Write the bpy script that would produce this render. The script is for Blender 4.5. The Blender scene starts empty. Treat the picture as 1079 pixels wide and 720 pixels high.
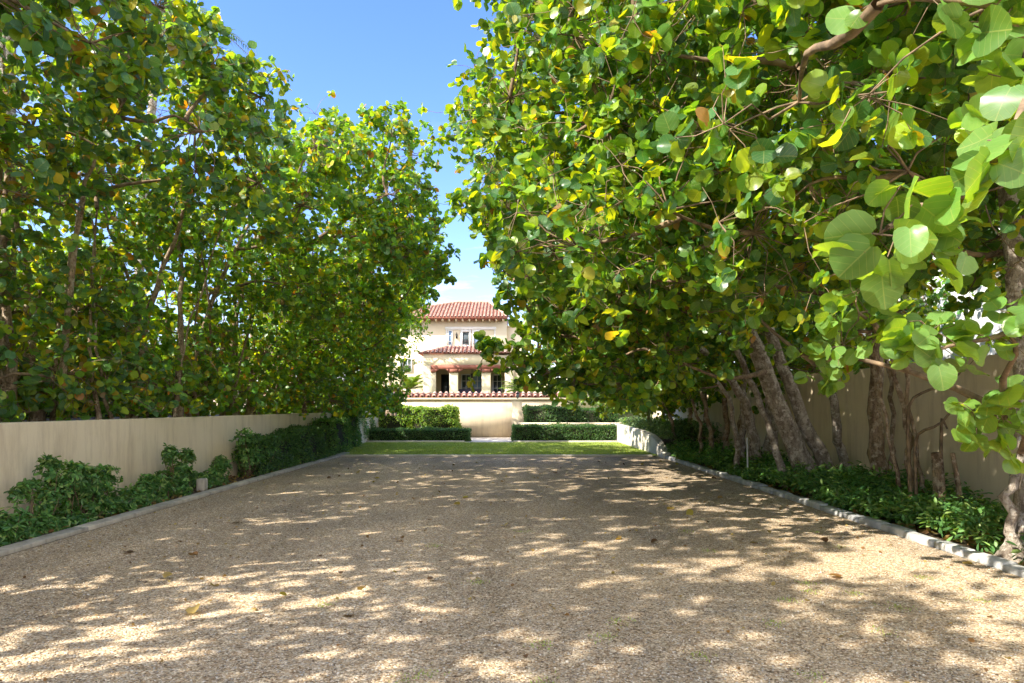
import bpy, math, random
import numpy as np
R_ = math.radians
rng = np.random.default_rng(7)
random.seed(7)
C = bpy.context.scene.collection
sc = bpy.context.scene

# ------------------------------------------------------------------ helpers
def link(o, parent=None):
    C.objects.link(o)
    if parent is not None:
        o.parent = parent
    return o

def tag(o, label=None, cat=None, group=None, kind=None):
    if label: o['label'] = label
    if cat: o['category'] = cat
    if group: o['group'] = group
    if kind: o['kind'] = kind
    return o

def empty(name, label, cat, loc=(0, 0, 0), group=None):
    o = bpy.data.objects.new(name, None); link(o)
    o.location = loc; o.empty_display_size = .2
    return tag(o, label, cat, group)

def mesh_np(name, V, Fs, mat, parent=None, smooth=False, attrs=None, cols=None):
    """V (n,3) world coordinates; Fs list of (m,k) index arrays"""
    me = bpy.data.meshes.new(name)
    V = np.asarray(V, dtype=np.float32)
    Fs = [np.asarray(f, dtype=np.int32) for f in Fs if len(f)]
    me.vertices.add(len(V)); me.vertices.foreach_set('co', V.ravel())
    tot = np.concatenate([np.full(len(f), f.shape[1], dtype=np.int32) for f in Fs])
    idx = np.concatenate([f.ravel() for f in Fs])
    st = np.zeros(len(tot), dtype=np.int32); st[1:] = np.cumsum(tot)[:-1]
    me.loops.add(len(idx)); me.loops.foreach_set('vertex_index', idx)
    me.polygons.add(len(tot)); me.polygons.foreach_set('loop_start', st); me.polygons.foreach_set('loop_total', tot)
    if smooth:
        me.polygons.foreach_set('use_smooth', np.ones(len(tot), dtype=bool))
    me.update(calc_edges=True)
    if attrs is not None:
        a = me.attributes.new('luv', 'FLOAT_VECTOR', 'POINT'); a.data.foreach_set('vector', attrs.astype(np.float32).ravel())
    if cols is not None:
        a = me.attributes.new('lcol', 'FLOAT_COLOR', 'POINT')
        a.data.foreach_set('color', np.concatenate([cols, np.ones((len(cols), 1))], 1).astype(np.float32).ravel())
    me.materials.append(mat)
    o = bpy.data.objects.new(name, me); link(o, parent)
    if parent is not None:
        pl = parent
        off = np.zeros(3)
        while pl is not None:
            off += np.array(pl.location); pl = pl.parent
        me.transform(__import__('mathutils').Matrix.Translation((-off).tolist()))
    return o

class Geo:
    def __init__(s): s.V = []; s.F = {}; s.n = 0; s.c = []
    def add(s, V, F, col=None):
        V = np.asarray(V, float); F = np.asarray(F, int)
        s.V.append(V); s.F.setdefault(F.shape[1], []).append(F + s.n); s.n += len(V)
        if col is not None: s.c.append(np.broadcast_to(np.asarray(col, float), (len(V), 3)))
        return s
    def box(s, x0, x1, y0, y1, z0, z1, rot=0):
        V = np.array([[x0,y0,z0],[x1,y0,z0],[x1,y1,z0],[x0,y1,z0],[x0,y0,z1],[x1,y0,z1],[x1,y1,z1],[x0,y1,z1]], float)
        if rot:
            c = V.mean(0); d = V - c; cr, sr = math.cos(rot), math.sin(rot)
            V = c + np.stack([d[:,0]*cr-d[:,1]*sr, d[:,0]*sr+d[:,1]*cr, d[:,2]], 1)
        return s.add(V, [[0,3,2,1],[4,5,6,7],[0,1,5,4],[1,2,6,5],[2,3,7,6],[3,0,4,7]])
    def prism(s, poly, axis, a, b):
        """poly: 2D convex-ish outline extruded along an axis from a to b"""
        n = len(poly); V = []
        for t in (a, b):
            for p, q in poly:
                V.append({'x': (t, p, q), 'y': (p, t, q), 'z': (p, q, t)}[axis])
        F4 = [[i, (i+1) % n, n+(i+1) % n, n+i] for i in range(n)]
        s.add(V, F4)
        base = s.n - 2*n
        s.F.setdefault(n, []).append(np.array([list(range(n))[::-1], [n+i for i in range(n)]]) + base)
        return s
    def build(s, name, mat, parent=None, smooth=False, bevel=0):
        cols = np.concatenate(s.c) if s.c else None
        o = mesh_np(name, np.concatenate(s.V), [np.concatenate(f) for f in s.F.values()], mat, parent, smooth, cols=cols)
        if bevel:
            m = o.modifiers.new('bevel', 'BEVEL'); m.width = bevel; m.segments = 2; m.limit_method = 'ANGLE'
        return o

def norm(a):
    return a / np.maximum(np.linalg.norm(a, axis=-1, keepdims=True), 1e-9)

def tubes(P, Rad, sides=5, gnarl=0.0, caps=False):
    P = np.asarray(P, float); Rad = np.asarray(Rad, float)
    N, K, _ = P.shape
    T = np.empty_like(P); T[:, 1:-1] = P[:, 2:] - P[:, :-2]; T[:, 0] = P[:, 1]-P[:, 0]; T[:, -1] = P[:, -1]-P[:, -2]
    T = norm(T)
    ref = np.where(np.abs(norm(P[:, -1]-P[:, 0])[:, None, 2:3]) > .75, np.array([1., 0.13, 0]), np.array([0., 0, 1.]))
    S = norm(np.cross(T, np.broadcast_to(ref, T.shape))); B = np.cross(S, T)
    th = np.arange(sides)*2*math.pi/sides
    r = np.repeat(Rad[:, :, None], sides, 2)
    if gnarl:
        ph = rng.uniform(0, 6.28, (N, 1, 1)); k = np.arange(K)[None, :, None]
        r = r*(1+gnarl*np.sin(3*th[None, None]+ph+k*.35)+gnarl*.7*np.sin(5*th[None, None]+2*ph-k*.5)+gnarl*.4*rng.normal(size=(N, K, sides)))
    V = P[:, :, None]+r[..., None]*(np.cos(th)[None, None, :, None]*S[:, :, None]+np.sin(th)[None, None, :, None]*B[:, :, None])
    base = (np.arange(N)*K*sides)[:, None, None]+(np.arange(K-1)*sides)[None, :, None]
    i = np.arange(sides)[None, None]; j = (np.arange(sides)+1)[None, None] % sides
    F = np.stack([base+i, base+j, base+sides+j, base+sides+i], -1).reshape(-1, 4)
    return V.reshape(-1, 3), F

def curve(a, b, K, amp, droop=0.0):
    """(N,3),(N,3) -> (N,K,3) bent polylines"""
    a = np.atleast_2d(a).astype(float); b = np.atleast_2d(b).astype(float)
    N = len(a); t = np.linspace(0, 1, K)[None, :, None]
    L = np.linalg.norm(b-a, axis=1)[:, None, None]
    d1 = rng.normal(size=(N, 1, 3)); d2 = rng.normal(size=(N, 1, 3))
    return a[:, None]+t*(b-a)[:, None]+amp*L*(d1*np.sin(math.pi*t)+.5*d2*np.sin(2*math.pi*t))+np.array([0, 0, 1.])*droop*L*np.sin(math.pi*t)

# ------------------------------------------------------------------ materials
def mat_new(name):
    m = bpy.data.materials.new(name); m.use_nodes = True
    nt = m.node_tree; nt.nodes.clear()
    out = nt.nodes.new('ShaderNodeOutputMaterial')
    return m, nt, out

def nd(nt, typ, **kw):
    n = nt.nodes.new('ShaderNode'+typ)
    for k, v in kw.items():
        if k in n.inputs: n.inputs[k].default_value = v
        else: setattr(n, k, v)
    return n

def mth(nt, op, a, b=None, c=None, clamp=False):
    n = nt.nodes.new('ShaderNodeMath'); n.operation = op; n.use_clamp = clamp
    for i, v in enumerate((a, b, c)):
        if v is None: continue
        if isinstance(v, (int, float)): n.inputs[i].default_value = v
        else: nt.links.new(v, n.inputs[i])
    return n.outputs[0]

def mixc(nt, f, a, b, blend='MIX'):
    n = nt.nodes.new('ShaderNodeMix'); n.data_type = 'RGBA'; n.blend_type = blend
    for i, v in ((0, f), (6, a), (7, b)):
        if isinstance(v, (int, float)): n.inputs[i].default_value = v
        elif isinstance(v, tuple): n.inputs[i].default_value = (*v, 1) if len(v) == 3 else v
        else: nt.links.new(v, n.inputs[i])
    return n.outputs[2]

def ramp(nt, fac, stops):
    n = nt.nodes.new('ShaderNodeValToRGB'); e = n.color_ramp.elements
    while len(e) < len(stops): e.new(.5)
    for k, (p, c) in enumerate(stops):
        e[k].position = p; e[k].color = (*c, 1) if len(c) == 3 else c
    nt.links.new(fac, n.inputs[0]); return n.outputs[0]

def noise(nt, scale, detail=4, rough=.6, vec=None, dist=0):
    n = nd(nt, 'TexNoise', Scale=scale, Detail=detail, Roughness=rough, Distortion=dist)
    if vec is None:
        g = nt.nodes.new('ShaderNodeNewGeometry'); vec = g.outputs['Position']
    nt.links.new(vec, n.inputs['Vector']); return n.outputs['Fac']

def scaled_pos(nt, sx, sy, sz):
    g = nt.nodes.new('ShaderNodeNewGeometry'); m = nt.nodes.new('ShaderNodeMapping')
    m.inputs['Scale'].default_value = (sx, sy, sz); nt.links.new(g.outputs['Position'], m.inputs['Vector'])
    return m.outputs[0]

def bump(nt, h, strength, dist=.01):
    b = nd(nt, 'Bump', Strength=strength, Distance=dist); nt.links.new(h, b.inputs['Height']); return b.outputs[0]

def rough_mat(name, c1, c2, scale=3, rough=.85, bscale=40, bstr=.4, bdist=.01, stain=None, spec=.3, coord=None, stops=(.35, .65), mottle=None):
    m, nt, out = mat_new(name)
    p = nd(nt, 'BsdfPrincipled', Roughness=rough); p.inputs['Specular IOR Level'].default_value = spec
    vec = scaled_pos(nt, *coord) if coord else None
    col = ramp(nt, noise(nt, scale, 5, .6, vec), [(stops[0], c1), (stops[1], c2)])
    if mottle:
        col = mixc(nt, ramp(nt, noise(nt, 9, 5, .65), [(.50, (0, 0, 0)), (.60, (1, 1, 1))]), col, mottle)
        col = mixc(nt, mth(nt, 'MULTIPLY', ramp(nt, noise(nt, 31, 3, .7), [(.52, (0, 0, 0)), (.66, (1, 1, 1))]), .7), col, (.10, .07, .045))
    if stain:
        v2 = scaled_pos(nt, 3.0, 3.0, .5)
        col = mixc(nt, ramp(nt, noise(nt, 1.6, 6, .7, v2), [(.48, (0, 0, 0)), (.78, (1, 1, 1))]), col, stain)
    nt.links.new(col, p.inputs['Base Color'])
    if bstr: nt.links.new(bump(nt, noise(nt, bscale, 4, .6, vec), bstr, bdist), p.inputs['Normal'])
    nt.links.new(p.outputs[0], out.inputs[0])
    return m

def leaf_mat(name, veins=True, rough=.38, trans=.42, tgain=(2.6, 2.3, .5), spec=.5, under=1.0):
    m, nt, out = mat_new(name)
    a = nd(nt, 'Attribute', attribute_name='lcol'); col = a.outputs['Color']
    p = nd(nt, 'BsdfPrincipled', Roughness=rough); p.inputs['Specular IOR Level'].default_value = spec
    t = nt.nodes.new('ShaderNodeBsdfTranslucent')
    if veins:
        uv = nd(nt, 'Attribute', attribute_name='luv')
        s = nt.nodes.new('ShaderNodeSeparateXYZ'); nt.links.new(uv.outputs['Vector'], s.inputs[0])
        au = mth(nt, 'ABSOLUTE', s.outputs[0])
        mid = mth(nt, 'LESS_THAN', au, .016)
        f = mth(nt, 'FRACT', mth(nt, 'MULTIPLY', mth(nt, 'SUBTRACT', s.outputs[1], mth(nt, 'MULTIPLY', au, .75)), 5.0))
        lat = mth(nt, 'LESS_THAN', f, .07)
        v = mth(nt, 'MAXIMUM', mid, mth(nt, 'MULTIPLY', lat, .7))
        mott = noise(nt, 26, 3, .6)
        col2 = mixc(nt, mth(nt, 'MULTIPLY', mott, .5), col, (.5, .62, .3), 'MULTIPLY')
        col2 = mixc(nt, mth(nt, 'MULTIPLY', v, .34), col2, (.40, .44, .16))
        spot = ramp(nt, noise(nt, 42, 4, .7), [(.66, (0, 0, 0)), (.71, (1, 1, 1))])
        col2 = mixc(nt, mth(nt, 'MULTIPLY', spot, .7), col2, (.16, .09, .04))
        nt.links.new(bump(nt, v, .35, .004), p.inputs['Normal'])
    else:
        col2 = col
    nt.links.new(col2, p.inputs['Base Color'])
    tc = mixc(nt, 1.0, col2, tgain, 'MULTIPLY')
    nt.links.new(tc, t.inputs['Color'])
    mx = nt.nodes.new('ShaderNodeMixShader'); mx.inputs[0].default_value = trans
    nt.links.new(p.outputs[0], mx.inputs[1]); nt.links.new(t.outputs[0], mx.inputs[2])
    nt.links.new(mx.outputs[0], out.inputs[0])
    return m

def attr_mat(name, rough=.9):
    m, nt, out = mat_new(name)
    a = nd(nt, 'Attribute', attribute_name='lcol'); p = nd(nt, 'BsdfPrincipled', Roughness=rough)
    nt.links.new(a.outputs['Color'], p.inputs['Base Color']); nt.links.new(p.outputs[0], out.inputs[0]); return m

def glass_mat(name, c, rough=.05):
    m, nt, out = mat_new(name)
    p = nd(nt, 'BsdfPrincipled', Roughness=rough); p.inputs['Base Color'].default_value = (*c, 1)
    p.inputs['Specular IOR Level'].default_value = .9
    nt.links.new(bump(nt, noise(nt, 1.5, 2), .25, .02), p.inputs['Normal'])
    nt.links.new(p.outputs[0], out.inputs[0]); return m

M = {}
M['leaf'] = leaf_mat('sea_grape_leaf', True, .34, .50, (3.0, 2.1, .25), .6)
M['small_leaf'] = leaf_mat('small_leaf', False, .42, .38, (2.1, 1.9, .5), .4)
M['bark'] = rough_mat('bark', (.17, .11, .07), (.50, .37, .25), 5, .9, 22, 1.0, .05, coord=(2.2, 2.2, .8), mottle=(.56, .46, .35))
M['bark_grey'] = rough_mat('bark_grey', (.17, .13, .10), (.46, .40, .33), 5, .9, 26, 1.0, .04, coord=(2.2, 2.2, .9), mottle=(.58, .52, .45))
M['twig'] = rough_mat('twig', (.10, .07, .045), (.30, .21, .13), 8, .85, 60, .5, .004)
M['cream'] = rough_mat('cream_stucco', (.78, .65, .46), (.83, .70, .51), 1.3, .9, 45, .35, .008, stain=(.58, .46, .32))
M['cream_far'] = rough_mat('villa_stucco', (.72, .61, .42), (.76, .65, .46), .8, .9, 30, .2, .008)
M['white_stucco'] = rough_mat('white_stucco', (.72, .62, .44), (.76, .66, .49), .8, .9, 30, .2, .008)
M['white'] = rough_mat('white_paint', (.74, .74, .73), (.80, .80, .78), 2, .5, 30, .05, .003)
M['neighbour'] = rough_mat('weathered_white_render', (.46, .47, .49), (.58, .58, .58), 1.2, .8, 20, .2, .01, stain=(.34, .34, .34))
M['wall_low'] = rough_mat('painted_retaining_wall', (.66, .60, .50), (.74, .68, .58), 2, .9, 40, .35, .008, stain=(.45, .38, .29))
M['tile'] = rough_mat('terracotta_tile', (.38, .22, .17), (.62, .44, .35), 2.2, .8, 30, .3, .01, coord=(1.4, .8, .8))
M['lintel'] = rough_mat('rust_red_lintel', (.22, .075, .05), (.29, .11, .075), 3, .7, 30, .2, .01)
M['dark_frame'] = rough_mat('dark_metal', (.02, .02, .02), (.035, .03, .03), 3, .5, 30, .1, .003)
M['sofa'] = rough_mat('dark_fabric', (.035, .03, .05), (.05, .045, .07), 6, .9, 60, .2, .005)
M['glass'] = glass_mat('window_glass', (.05, .07, .08))
M['glass_painted_sky'] = glass_mat('painted_sky_reflection_glass', (.20, .32, .50), .03)  # blue sky reflection painted into the base colour
M['kerb'] = rough_mat('pale_kerb_stone', (.34, .35, .37), (.62, .61, .58), 3.2, .85, 30, .7, .015, stain=(.25, .23, .2))
M['kerb_left'] = rough_mat('concrete_edging', (.40, .36, .30), (.56, .51, .43), 2.5, .9, 40, .6, .01, stain=(.2, .18, .15))
M['paving'] = rough_mat('pale_paving', (.55, .50, .42), (.68, .63, .55), 2, .85, 30, .2, .005)
M['soil'] = rough_mat('garden_soil', (.055, .038, .025), (.16, .115, .075), 6, .95, 30, 1, .04)
M['ground'] = rough_mat('far_ground', (.06, .09, .03), (.14, .15, .06), 1.2, .95, 10, .5, .04)
M['lawn'] = rough_mat('lawn_turf', (.20, .28, .045), (.36, .40, .11), 1.3, .95, 60, .8, .02)
M['blade'] = leaf_mat('grass_blade', False, .5, .3, (1.6, 1.6, .6), .3)
M['pebble'] = attr_mat('pebble')
M['hedge_core'] = rough_mat('hedge_twigs', (.018, .022, .010), (.05, .05, .028), 12, .95, 40, 1, .03)
M['plastic'] = rough_mat('white_plastic', (.65, .66, .68), (.72, .72, .73), 4, .5, 20, .05, .002)

def gravel_mat():
    m, nt, out = mat_new('gravel')
    g = nt.nodes.new('ShaderNodeNewGeometry')
    v1 = nd(nt, 'TexVoronoi', Scale=75.0, Randomness=1.0); nt.links.new(g.outputs['Position'], v1.inputs['Vector'])
    v2 = nd(nt, 'TexVoronoi', Scale=34.0, Randomness=1.0); nt.links.new(g.outputs['Position'], v2.inputs['Vector'])
    s1 = nt.nodes.new('ShaderNodeSeparateColor'); nt.links.new(v1.outputs['Color'], s1.inputs[0])
    s2 = nt.nodes.new('ShaderNodeSeparateColor'); nt.links.new(v2.outputs['Color'], s2.inputs[0])
    stops = [(0, (.06, .045, .03)), (.16, (.22, .165, .11)), (.34, (.46, .36, .25)), (.56, (.58, .49, .37)), (.74, (.38, .36, .33)), (.9, (.80, .75, .66))]
    c1 = ramp(nt, s1.outputs[0], stops); c2 = ramp(nt, s2.outputs[1], stops)
    col = mixc(nt, .34, c1, c2)
    # gaps between stones
    d = mth(nt, 'MULTIPLY', v1.outputs['Distance'], 1.0)
    gap = ramp(nt, d, [(.35, (1, 1, 1)), (.75, (.55, .5, .45))])
    col = mixc(nt, .8, col, gap, 'MULTIPLY')
    # large worn patches, tyre tracks, dust and leaf litter
    big = ramp(nt, noise(nt, .45, 5, .6), [(.38, (.82, .80, .78)), (.62, (1.12, 1.05, .95))])
    col = mixc(nt, .9, col, big, 'MULTIPLY')
    trk = ramp(nt, noise(nt, .8, 4, .6, scaled_pos(nt, 1.0, .12, 1)), [(.42, (.78, .76, .72)), (.6, (1.1, 1.07, 1.02))])
    col = mixc(nt, .9, col, trk, 'MULTIPLY')
    lit = ramp(nt, noise(nt, 2.6, 6, .75), [(.60, (0, 0, 0)), (.70, (1, 1, 1))])
    col = mixc(nt, mth(nt, 'MULTIPLY', lit, .45), col, (.17, .12, .07))
    mos = ramp(nt, noise(nt, 1.7, 6, .8), [(.66, (0, 0, 0)), (.76, (1, 1, 1))])
    col = mixc(nt, mth(nt, 'MULTIPLY', mos, .3), col, (.12, .15, .05))
    col = mixc(nt, 1.0, col, (1.20, 1.16, 1.10), 'MULTIPLY')
    p = nd(nt, 'BsdfPrincipled', Roughness=.92); p.inputs['Specular IOR Level'].default_value = .25
    nt.links.new(col, p.inputs['Base Color'])
    hb = mth(nt, 'SUBTRACT', 1.0, mth(nt, 'ADD', mth(nt, 'MULTIPLY', v1.outputs['Distance'], .6), mth(nt, 'MULTIPLY', v2.outputs['Distance'], .6)))
    nt.links.new(bump(nt, hb, .9, .012), p.inputs['Normal'])
    nt.links.new(p.outputs[0], out.inputs[0]); return m
M['gravel'] = gravel_mat()

# ------------------------------------------------------------------ leaves
def tmpl(kind):
    if kind == 'round':      # eight-sided round blade folded on its midrib
        v = [(0, .04), (0, .5), (0, 1), (.36, .06), (.53, .46), (.38, .86), (-.36, .06), (-.53, .46), (-.38, .86)]
        f = [(0, 3, 4, 1), (1, 4, 5, 2), (1, 7, 6, 0), (2, 8, 7, 1)]
    elif kind == 'fine':     # round, notched at the stalk, many rim points
        n = 7; v = [(0, t) for t in (.08, .3, .55, .8, 1.0)]
        rim = [(.13, -.02), (.34, .03), (.50, .22), (.55, .46), (.50, .70), (.33, .90), (.14, .985)]
        mid = [(.2, .14), (.27, .36), (.27, .6), (.2, .8)]
        L = {}
        for s in (1, -1):
            L[s] = ([len(v)+i for i in range(len(rim))]); v += [(s*a, b) for a, b in rim]
            L[(s, 'm')] = ([len(v)+i for i in range(4)]); v += [(s*a, b) for a, b in mid]
        f = []
        for s in (1, -1):
            r, mm = L[s], L[(s, 'm')]
            q = [(0, r[0], r[1], mm[0]), (0, mm[0], mm[1], 1), (mm[0], r[1], r[2], mm[1]), (mm[1], r[2], r[3], r[3]), (1, mm[1], mm[2], 2),
                 (mm[1], r[3], r[4], mm[2]), (2, mm[2], mm[3], 3), (mm[2], r[4], r[5], mm[3]), (3, mm[3], r[6], 4), (mm[3], r[5], r[6], r[6])]
            q = [(mm[1] if False else a, b, c, d) for a, b, c, d in q]
            f += [x if s == 1 else x[::-1] for x in q]
        tris = [tuple(dict.fromkeys(x)) for x in f if len(set(x)) == 3]
        f = [x for x in f if len(set(x)) == 4]
        return np.array(v, float), np.array(f), np.array(tris)
    elif kind == 'long':     # blunt narrow blade
        v = [(0, 0), (.15, .42), (.19, .78), (0, 1), (-.19, .78), (-.15, .42)]
        f = [(0, 1, 2, 3), (0, 3, 4, 5)]
    elif kind == 'oval':
        v = [(0, 0), (.26, .3), (.24, .7), (0, 1), (-.24, .7), (-.26, .3)]
        f = [(0, 1, 2, 3), (0, 3, 4, 5)]
    return np.array(v, float), np.array(f), None

def leaves_mesh(name, P, A, N, S, col, mat, parent, kind='round', cup=(.0, .5), bend=(0, .35)):
    T, F, F3 = tmpl(kind)
    n = len(P); K = len(T)
    A = norm(A - N*(A*N).sum(1, keepdims=True)); side = np.cross(A, N)
    c1 = rng.uniform(*cup, n)[:, None, None]; c2 = rng.uniform(*bend, n)[:, None, None]
    u = T[None, :, 0:1]; v = T[None, :, 1:2]
    w = c1*np.abs(u)*1.0 - c2*v*v
    if kind == 'fine':
        w = w + .05*np.sin(v*9+rng.uniform(0, 6, (n, 1, 1)))*np.abs(u)*2
    asp = rng.uniform(.9, 1.12, (n, 1, 1))
    V = P[:, None]+S[:, None, None]*(side[:, None]*u*asp+A[:, None]*v+N[:, None]*w)
    base = (np.arange(n)*K)[:, None, None]
    Fs = [(base+F[None]).reshape(-1, F.shape[1])]
    if F3 is not None and len(F3): Fs.append((base+F3[None]).reshape(-1, 3))
    at = np.zeros((n, K, 3)); at[:, :, :2] = T[None]
    cc = np.repeat(col[:, None], K, 1)
    return mesh_np(name, V.reshape(-1, 3), Fs, mat, parent, smooth=True, attrs=at.reshape(-1, 3), cols=cc.reshape(-1, 3))

PAL = {
 'left':  [(.42, (.085, .205, .115)), (.28, (.14, .30, .065)), (.22, (.26, .36, .04)), (.04, (.44, .38, .05)), (.012, (.38, .18, .05)), (.028, (.24, .17, .09))],
 'left_sunlit_tint':  [(.36, (.095, .23, .085)), (.32, (.15, .33, .055)), (.25, (.27, .40, .04)), (.04, (.48, .42, .05)), (.01, (.40, .19, .06)), (.02, (.24, .17, .08))],  # same leaves with sunlit yellow put into the colour, for the far trees
 'right': [(.40, (.065, .18, .05)), (.28, (.13, .28, .045)), (.28, (.24, .36, .035)), (.025, (.38, .36, .05)), (.01, (.32, .18, .08)), (.03, (.08, .19, .10))],
 'lime':  [(.5, (.17, .28, .035)), (.3, (.12, .23, .035)), (.2, (.28, .34, .05))],
 'fig':   [(.5, (.055, .13, .035)), (.35, (.09, .19, .04)), (.15, (.17, .26, .05))],
 'hedge': [(.5, (.050, .115, .040)), (.35, (.075, .165, .045)), (.15, (.13, .21, .06))],
 'hedge_light': [(.40, (.13, .25, .04)), (.35, (.20, .34, .05)), (.25, (.34, .43, .07))],
 'pitto': [(.45, (.075, .18, .055)), (.35, (.12, .25, .07)), (.2, (.22, .33, .10))],
 'pale':  [(.5, (.14, .22, .12)), (.3, (.20, .28, .17)), (.2, (.08, .16, .07))],
}
def pal(name, n):
    w = np.array([p[0] for p in PAL[name]]); c = np.array([p[1] for p in PAL[name]])
    k = rng.choice(len(w), n, p=w/w.sum())
    return np.clip(c[k]*rng.uniform(.75, 1.3, (n, 1))*rng.uniform(.92, 1.08, (n, 3)), 0, 1)

def keep_clear(P, ex=None):
    """no leaf stands inside the camera operator's space, or below the ground or through the walls"""
    d = np.linalg.norm(P-np.array([0, 0, 1.6]), axis=1)
    lim = 4.5 if ex is None else np.where(ex, 1.9, 4.5)
    return (d > lim) & (P[:, 2] > .12)

# ------------------------------------------------------------------ trees
def grow(root, stems, lumps, leaf, palette, kind='round', mat='leaf', spr=11.0, ncl=6, nl=6, twigs=True, bark='bark', limit=None, minr=0.0, clip=None):
    """stems: list of (points, r0, r1). lumps: rows x,y,z,r,density. Builds trunk(s), branches, foliage under root"""
    nodes = []
    for pts, r0, r1 in stems:
        pts = np.array(pts, float)
        t = np.linspace(0, 1, len(pts)); tt = np.linspace(0, 1, 14)
        P = np.stack([np.interp(tt, t, pts[:, k]) for k in range(3)], 1)
        for _ in range(2): P[1:-1] = .25*P[:-2]+.5*P[1:-1]+.25*P[2:]
        P[1:-1] += rng.normal(scale=.025, size=P[1:-1].shape)
        rad = r0+(r1-r0)*tt**.8; rad[0] *= 1.8; rad[1] *= 1.3; rad[2] *= 1.1
        V, F = tubes(P[None], rad[None], 12, .07)
        mesh_np('trunk', V, [F], M[bark], root, smooth=True)
        nodes += [p for p in P[6:]]
    if not len(lumps): return
    lumps = np.array([list(l)+[1.0]*(6-len(l)) for l in lumps], float)
    nodes = list(np.array(nodes))
    d0 = np.min(np.linalg.norm(lumps[:, None, :3]-np.array(nodes)[None], axis=2), 1)
    lumps = lumps[np.argsort(d0)]
    limbP, limbR = [], []
    for L in lumps:
        c = L[:3]; nn = np.array(nodes)
        d = np.linalg.norm(nn-c, axis=1)+1.2*np.maximum(nn[:, 2]-c[2], 0)
        a = nn[np.argmin(d)]
        Lg = np.linalg.norm(c-a)
        P = curve(a, c, 7, .06, .05)[0]
        limbP.append(P); r = .014+.016*min(Lg, 3)
        limbR.append(np.linspace(r, .012, 7))
        nodes += [P[3], P[5], P[6]]
    V, F = tubes(np.array(limbP), np.array(limbR), 6, .05)
    g = Geo(); g.add(V, F)
    sC, sO, sL, sS, sX = [], [], [], [], []
    for L in lumps:
        n = max(1 if L[3] < .15 else 3, int(spr*L[4]*L[3]**2*rng.uniform(.8, 1.2)))
        d = norm(rng.normal(size=(n, 3)))
        rr = L[3]*rng.uniform(.35, 1.12, (n, 1))**.8
        c = L[:3]+d*rr*np.array([1, 1, .85])
        sC.append(c); sO.append(np.repeat(L[None, :3], n, 0)); sS.append(np.full(n, L[5])); sX.append(np.full(n, L[4] > 1.1))
    sC = np.concatenate(sC); sO = np.concatenate(sO); sS = np.concatenate(sS); sX = np.concatenate(sX)
    if clip is not None:
        k = clip(sC) | sX; sC, sO, sS, sX = sC[k], sO[k], sS[k], sX[k]
    if limit is not None:
        k = limit(sC); sC, sO, sS, sX = sC[k], sO[k], sS[k], sX[k]
    k = keep_clear(sC, sX); sC, sO, sS, sX = sC[k], sO[k], sS[k], sX[k]
    P = curve(sO, sC, 4, .09, .04)
    V, F = tubes(P, np.repeat(np.array([[.011, .008, .006, .004]]), len(P), 0), 4); g.add(V, F)
    # clusters of leaves at twig ends
    n = len(sC)
    cl = np.repeat(sC, ncl, 0)+rng.normal(scale=.21, size=(n*ncl, 3)); so = np.repeat(sC, ncl, 0)
    cS = np.repeat(sS, ncl); cX = np.repeat(sX, ncl)
    cl = so+(cl-so)*np.where(cX, .5, 1.0)[:, None]
    k = keep_clear(cl, cX)
    if clip is not None: k &= clip(cl) | cX
    if limit is not None: k &= limit(cl)
    cl, so, cS, cX = cl[k], so[k], cS[k], cX[k]; lo = np.repeat(sO, ncl, 0)[k]
    if twigs:
        P = curve(so, cl, 3, .08, .03)
        V, F = tubes(P, np.repeat(np.array([[.005, .004, .003]]), len(P), 0), 3); g.add(V, F)
    g.build('branches', M['twig'], root, smooth=True)
    m = len(cl)*nl
    cp = np.repeat(cl, nl, 0); oo = norm(np.repeat(cl-lo, nl, 0)+1e-6)
    sz = leaf*rng.uniform(.62, 1.22, m)*np.repeat(cS, nl)
    N = norm(.45*oo+np.array([0, 0, .42])+.40*np.repeat(rng.normal(size=(len(cl), 3)), nl, 0)+.42*rng.normal(size=(m, 3)))
    A = rng.normal(size=(m, 3))+np.array([0, 0, -.25])+.35*oo
    A = norm(A-N*(A*N).sum(1, keepdims=True))
    Pp = cp+A*sz[:, None]*.12+rng.normal(scale=.02, size=(m, 3))
    k = keep_clear(Pp, np.repeat(cX, nl))
    # each cluster leans to one tone, so crowns show light and dark clumps
    col = pal(palette, m)*np.repeat(rng.uniform(.78, 1.25, (len(cl), 1)), nl, 0)
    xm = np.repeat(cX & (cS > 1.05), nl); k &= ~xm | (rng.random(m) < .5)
    col[xm] = np.array([.16, .31, .08])*rng.uniform(.7, 1.35, (int(xm.sum()), 1))*rng.uniform(.93, 1.07, (int(xm.sum()), 3))  # sprig leaves lightened in colour to stand in for bright sun
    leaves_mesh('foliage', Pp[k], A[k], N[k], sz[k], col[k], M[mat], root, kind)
    return int(k.sum())

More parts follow.
